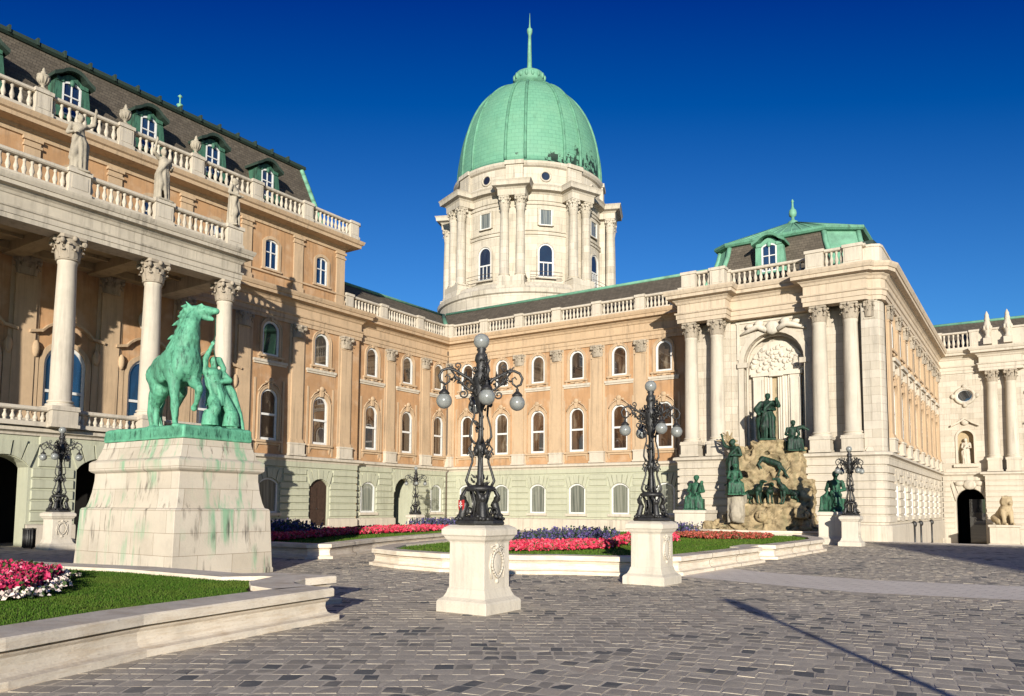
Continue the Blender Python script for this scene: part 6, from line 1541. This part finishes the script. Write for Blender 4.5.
for k in range(9): rk.cap((rr.uniform(-2.1, -1.1), 1.3, rr.uniform(5.2, 5.7)), 0.09, (rr.uniform(-2.6, -1.6), 1.0, rr.uniform(5.3, 6.2)), 0.03, 6)
rk.build('rock_spurs', 'rock', FT)
wf = MB(); wf.box(-1.8, -0.9, 0.2, 1.0, 0.9, 2.5); wf.cap((-1.3, 0.4, 2.3), 0.34, (-1.25, 0.2, 1.3), 0.42); fused('pale_boulder', wf, 'figure_stone', FT, 0.06, smooth=2, disp=0.05)
bm2 = MB(); bm2.lathe([(0.3, 0.0), (0.42, 0.14), (0.36, 0.5), (0.3, 0.62)], (0, 0, 0.4), 12, sy=0.5)
msk = MB(); msk.ell((0.0, 0.42, 1.30), (0.34, 0.2, 0.34), 12, 8); msk.ell((-0.15, 0.25, 1.45), (0.07, 0.06, 0.05)); msk.ell((0.15, 0.25, 1.45), (0.07, 0.06, 0.05)); msk.cap((0, 0.22, 1.42), 0.05, (0, 0.18, 1.25), 0.08, 7)
fused('carved_mask', msk, 'rock', FT, 0.03, smooth=1, fine=0.02, fscale=8) if False else msk.build('carved_mask', 'rock', FT)
for x0, x1, y0, y1, ht in ((-17.35, -15.55, 42.6, 44.6, 1.58), (-8.75, -7.55, 39.5, 41.6, 1.56)):
    q = MB(); q.sweep([(0.16, -0.05), (0.16, 0.25), (0.04, 0.34), (0.0, 0.4), (0.0, ht-0.2), (0.07, ht-0.16), (0.07, ht-0.04), (0.03, ht), (-0.5, ht), (-0.5, -0.05)], [(x0-o.x, y0-o.y), (x1-o.x, y0-o.y), (x1-o.x, y1-o.y), (x0-o.x, y1-o.y)], closed=True)
    q.box(x0-o.x+0.45, x1-o.x-0.45, y0-o.y+0.45, y1-o.y-0.45, ht-0.4, ht-0.004); q.build('end_plinth', 'white_stone', FT)
BG = 'bronze figures of the fountain'
m = MB(); robed(m, 5, None); m.cap((0.36, -0.25, 0.0), 0.02, (0.36, -0.25, 2.0), 0.015, 6); limb(m, [(-0.25, 0, 1.4), (-0.42, -0.1, 1.2), (-0.3, -0.2, 1.0)], [0.12, 0.1, 0.08]); limb(m, [(0.25, 0, 1.42), (0.42, -0.1, 1.3), (0.36, -0.25, 1.55)], [0.12, 0.09, 0.06])
limb(m, [(-0.2, 0.18, 1.4), (-0.3, 0.2, 0.8), (-0.3, 0.22, 0.1)], [0.14, 0.2, 0.16]); statue('bronze_king', 'dark bronze king with spear standing on top of the fountain rock', 'statue', m, (-12.35, 44.05, 5.55), 1.45, 'bronze_dark', 0.15, group=BG)
m = MB(); robed(m, 6, -1); statue('bronze_hunter', 'bronze hunter on the left side of the fountain rock, above the crouching one', 'statue', m, (-14.15, 43.5, 3.0), 1.45, 'bronze_dark', -0.3, group=BG)
m = MB(); seated(m, 8); statue('bronze_hunter', 'crouching brighter green bronze hunter low on the left of the fountain', 'statue', m, (-13.9, 42.8, 2.45), 1.15, 'bronze_mid', 0.5, group=BG)
m = MB(); seated(m, 9); limb(m, [(0.2, 0.1, 1.1), (0.55, 0.1, 1.2), (0.8, 0.0, 1.05)], [0.12, 0.1, 0.04]); statue('bronze_attendant', 'bronze attendant crouching right of the king on the fountain', 'statue', m, (-11.05, 44.1, 4.85), 1.15, 'bronze_dark', 0.6, group=BG)
m = MB(); seated(m, 10); m.cap((0.25, -0.3, 0.85), 0.1, (0.35, -0.4, 1.2), 0.07); statue('bronze_seated_man', 'green bronze seated falconer on the left end plinth of the fountain', 'statue', m, (-16.45, 43.5, 1.56), 1.36, 'bronze_mid', 0.2, group=BG)
m = MB(); seated(m, 13); limb(m, [(0.1, -0.45, 0.7), (0.25, -0.5, 0.3)], [0.12, 0.1]); statue('bronze_seated_woman', 'green bronze seated woman on the right end plinth, beside the lamp post', 'statue', m, (-8.2, 40.5, 1.54), 1.34, 'bronze_mid', -0.1, group=BG)
def hound(mb, up=0.0):
    limb(mb, [(-0.38, 0, 0.5), (0.05, 0, 0.52), (0.32, 0, 0.58+up*0.2)], [0.13, 0.12, 0.16]); limb(mb, [(0.4, 0, 0.68+up*0.2), (0.55, 0, 0.82+up*0.3)], [0.1, 0.08]); limb(mb, [(0.58, 0, 0.86+up*0.3), (0.8, 0, 0.82+up*0.35)], [0.085, 0.045])
    for s in (-1, 1):
        mb.cap((0.55, s*0.07, 0.9+up*0.3), 0.03, (0.48, s*0.1, 0.8+up*0.3), 0.02, 6)
        limb(mb, [(0.3, s*0.08, 0.5), (0.3, s*0.08, 0.26), (0.34, s*0.08, 0.03)], [0.08, 0.045, 0.035]); mb.cap((0.34, s*0.08, 0.03), 0.035, (0.42, s*0.08, 0.03), 0.03, 6)
        limb(mb, [(-0.38, s*0.08, 0.46), (-0.28, s*0.09, 0.3), (-0.44, s*0.09, 0.18), (-0.4, s*0.09, 0.03)], [0.12, 0.075, 0.04, 0.035]); mb.cap((-0.4, s*0.09, 0.03), 0.035, (-0.32, s*0.09, 0.03), 0.03, 6)
    limb(mb, [(-0.48, 0, 0.52), (-0.68, 0, 0.42), (-0.82, 0, 0.5)], [0.045, 0.03, 0.015])
for x, y, rz, lab, up_ in ((-12.95, 43.25, -0.6, 'bronze hound nearest the crouching hunter on the fountain', 0.4), (-12.25, 43.4, -1.0, 'bronze hound at the middle of the fountain ledge', 0.0), (-11.1, 43.3, -2.2, 'bronze hound at the right of the fountain ledge', 0.7)):
    m = MB(); hound(m, up_); statue('bronze_hound', lab, 'statue', m, (x, y, 1.95), 1.25, 'bronze_dark', rz, 0.02, group='bronze hounds on the fountain ledge')
m = MB(); limb(m, [(-0.7, 0, 0.55), (0.0, 0, 0.3), (0.35, 0, 0.15)], [0.2, 0.22, 0.2]); limb(m, [(0.45, -.05, 0.05), (0.75, -.1, -0.3), (0.8, -.15, -0.45)], [0.13, 0.09, 0.08]); limb(m, [(0.82, -.16, -0.5), (1.0, -.2, -0.72)], [0.09, 0.05])
for s in (-1, 1):
    limb(m, [(0.78, -.15, -0.4), (0.95+0.1*s, -.2, -0.1), (1.1+0.12*s, -.25, 0.05)], [0.025, 0.02, 0.012]); limb(m, [(0.3, s*.1, 0.1), (0.5, s*.15-.1, -0.25), (0.35, s*.15-.15, -0.6)], [0.1, 0.06, 0.035]); limb(m, [(-0.7, s*.1, 0.5), (-0.9, s*.12-.1, 0.2), (-0.75, s*.12-.12, -0.1)], [0.14, 0.07, 0.035])
statue('bronze_stag', 'dark bronze slain stag lying head down across the fountain rock', 'statue', m, (-12.0, 43.72, 4.0), 0.85, 'bronze_dark', 0.0, group=BG)

# ------------------------------------------------------------------ lion on its pedestal by the gate
LI = thing('lion_statue', 'stone lion sitting on a pedestal right of the distant archway', 'statue', (-2.05, 70.6, gz(-2.05, 70.6)))
q = MB(); q.sweep([(0.12, -0.1), (0.12, 0.3), (0, 0.36), (0, 1.55), (0.1, 1.6), (0.1, 1.75), (-0.4, 1.75), (-0.4, -0.1)], [(-0.95, -1.2), (0.95, -1.2), (0.95, 1.2), (-0.95, 1.2)], closed=True); q.box(-0.6, 0.6, -0.85, 0.85, 1.5, 1.745); q.build('pedestal', 'rust', LI)
m = MB(); limb(m, [(0, 0.65, 0.45), (0, 0.1, 0.95), (0, -0.25, 1.3)], [0.5, 0.45, 0.42]); m.ell((0, -0.35, 1.75), (0.46, 0.42, 0.5)); m.ell((0, -0.62, 1.78), (0.28, 0.25, 0.3)); m.cap((0, -0.75, 1.72), 0.15, (0, -0.92, 1.66), 0.12)
for s in (-1, 1):
    limb(m, [(s*0.26, -0.3, 1.1), (s*0.27, -0.45, 0.5), (s*0.27, -0.5, 0.1)], [0.22, 0.16, 0.14]); m.cap((s*0.27, -0.5, 0.1), 0.13, (s*0.27, -0.78, 0.08), 0.11); limb(m, [(s*0.35, 0.55, 0.5), (s*0.42, 0.0, 0.3), (s*0.42, 0.1, 0.1)], [0.36, 0.22, 0.14]); m.cap((s*0.42, 0.1, 0.1), 0.13, (s*0.42, -0.2, 0.08), 0.1); m.ell((s*0.3, -0.45, 2.12), (0.1, 0.08, 0.12))
limb(m, [(0, 1.0, 0.25), (0.4, 1.1, 0.12), (0.6, 0.7, 0.1)], [0.1, 0.08, 0.12])
fused('lion', m, 'warm_stone', LI, 0.05, (0, 0, 1.72), 0.5, smooth=2, disp=0.03, dscale=3)

# ------------------------------------------------------------------ bin
BN = thing('litter_bin', 'dark cylindrical litter bin beside the lamp post under the portico', 'bin', (-31.55, 14.25, 0))
b = MB(); b.lathe([(0.17, 0.04), (0.19, 0.06), (0.19, 0.7), (0.17, 0.72)], seg=20)
for k in range(20):
    a = 2*PI*k/20; b.tube([(0.205*math.cos(a), 0.205*math.sin(a), 0.06), (0.205*math.cos(a), 0.205*math.sin(a), 0.72)], 0.016, 5)
b.build('body', 'iron', BN); b = MB(); b.tube([(0.21*math.cos(a), 0.21*math.sin(a), 0.75) for a in [2*PI*k/24 for k in range(24)]], 0.028, 6, closed=True); b.build('rim', 'iron', BN)
b = MB(); b.tube([(0.25, 0, 0.0), (0.25, 0, 0.8)], 0.025, 8); b.build('post', 'iron', BN)

# ------------------------------------------------------------------ behind the camera: unseen casters of the long shadows over the court
sv = Vector((SUNV.x, SUNV.y)).normalized(); te = math.tan(SUN_EL)
SLP = thing('street_lamp', 'slim street lamp right of the viewer whose thin shadow crosses the setts', 'street lamp', (-4.64+sv.x*17, 14.11+sv.y*17, 0))
hgt = 17*te
b = MB(); b.lathe([(0.12, 0), (0.12, 0.5), (0.065, 0.6), (0.055, hgt-0.4)], seg=12); b.build('pole', 'iron', SLP)
b = MB(); b.ell((0, 0, hgt-0.2), (0.17, 0.17, 0.22), 16, 10); b.build('lantern', 'globe', SLP); b = MB(); b.lathe([(0.2, hgt-0.02), (0.1, hgt+0.08), (0.02, hgt+0.14)], seg=14); b.build('lantern_cap', 'iron', SLP)
def pavilion(name, label, plan, h, mat):
    t = thing(name, label, 'building', (sum(p[0] for p in plan)/len(plan), sum(p[1] for p in plan)/len(plan), 0)); P = [(p[0]-t.location.x, p[1]-t.location.y) for p in plan]
    b = MB(); b.extr_z(P, -0.2, h-0.3); b.build('wall', mat, t); b = MB(); b.sweep([(0, h-0.7), (0.1, h-0.65), (0.25, h-0.3), (0.3, h-0.02), (0.0, h), (-0.4, h), (-0.4, h-0.7)], P, closed=True); b.extr_z(P, h-0.29, h-0.1); b.build('cornice', 'cream', t)
    for i in range(len(P)):
        a, c = Vector(P[i]), Vector(P[(i+1) % len(P)]); L = (c-a).length; n = int(L/4)
        for k in range(n):
            q = a+(c-a)*((k+0.5)/n); w_ = MB(); w_.box(-0.6, 0.6, -0.04, 0.05, 1.0, min(3.2, h-1.2)); wo = w_.build('window', 'white', t, (q.x, q.y, 0), math.atan2((c-a).y, (c-a).x)); w2 = MB(); w2.box(-0.5, 0.5, -0.05, 0.0, 1.1, min(3.1, h-1.3)); w2.build('pane', 'glass_dark', wo)
    return t
T0 = Vector((-7.0, 43.0)); Lc = 58.0; c0 = T0+sv*Lc; e1 = Vector((0.37, -0.93)); e2 = Vector((1.0, -0.12)).normalized()
p4 = [c0, c0+e1*26, c0+e1*26+e2*34, c0+e2*34]
pavilion('side_building', 'plain cream building behind the viewer, to the right', [tuple(p) for p in p4], Lc*te, 'cream')
pavilion('shadow_caster', 'low cream block added behind the viewer, to the left, to cast shade', [(-18.5, -14.5), (-8.2, -14.5), (-8.2, -10.1), (-18.5, -10.1)], 30*te, 'cream')  # added out of view to shade the ground at far left

if 'sculpt' in CACHE: bpy.data.scenes.remove(CACHE['sculpt'])
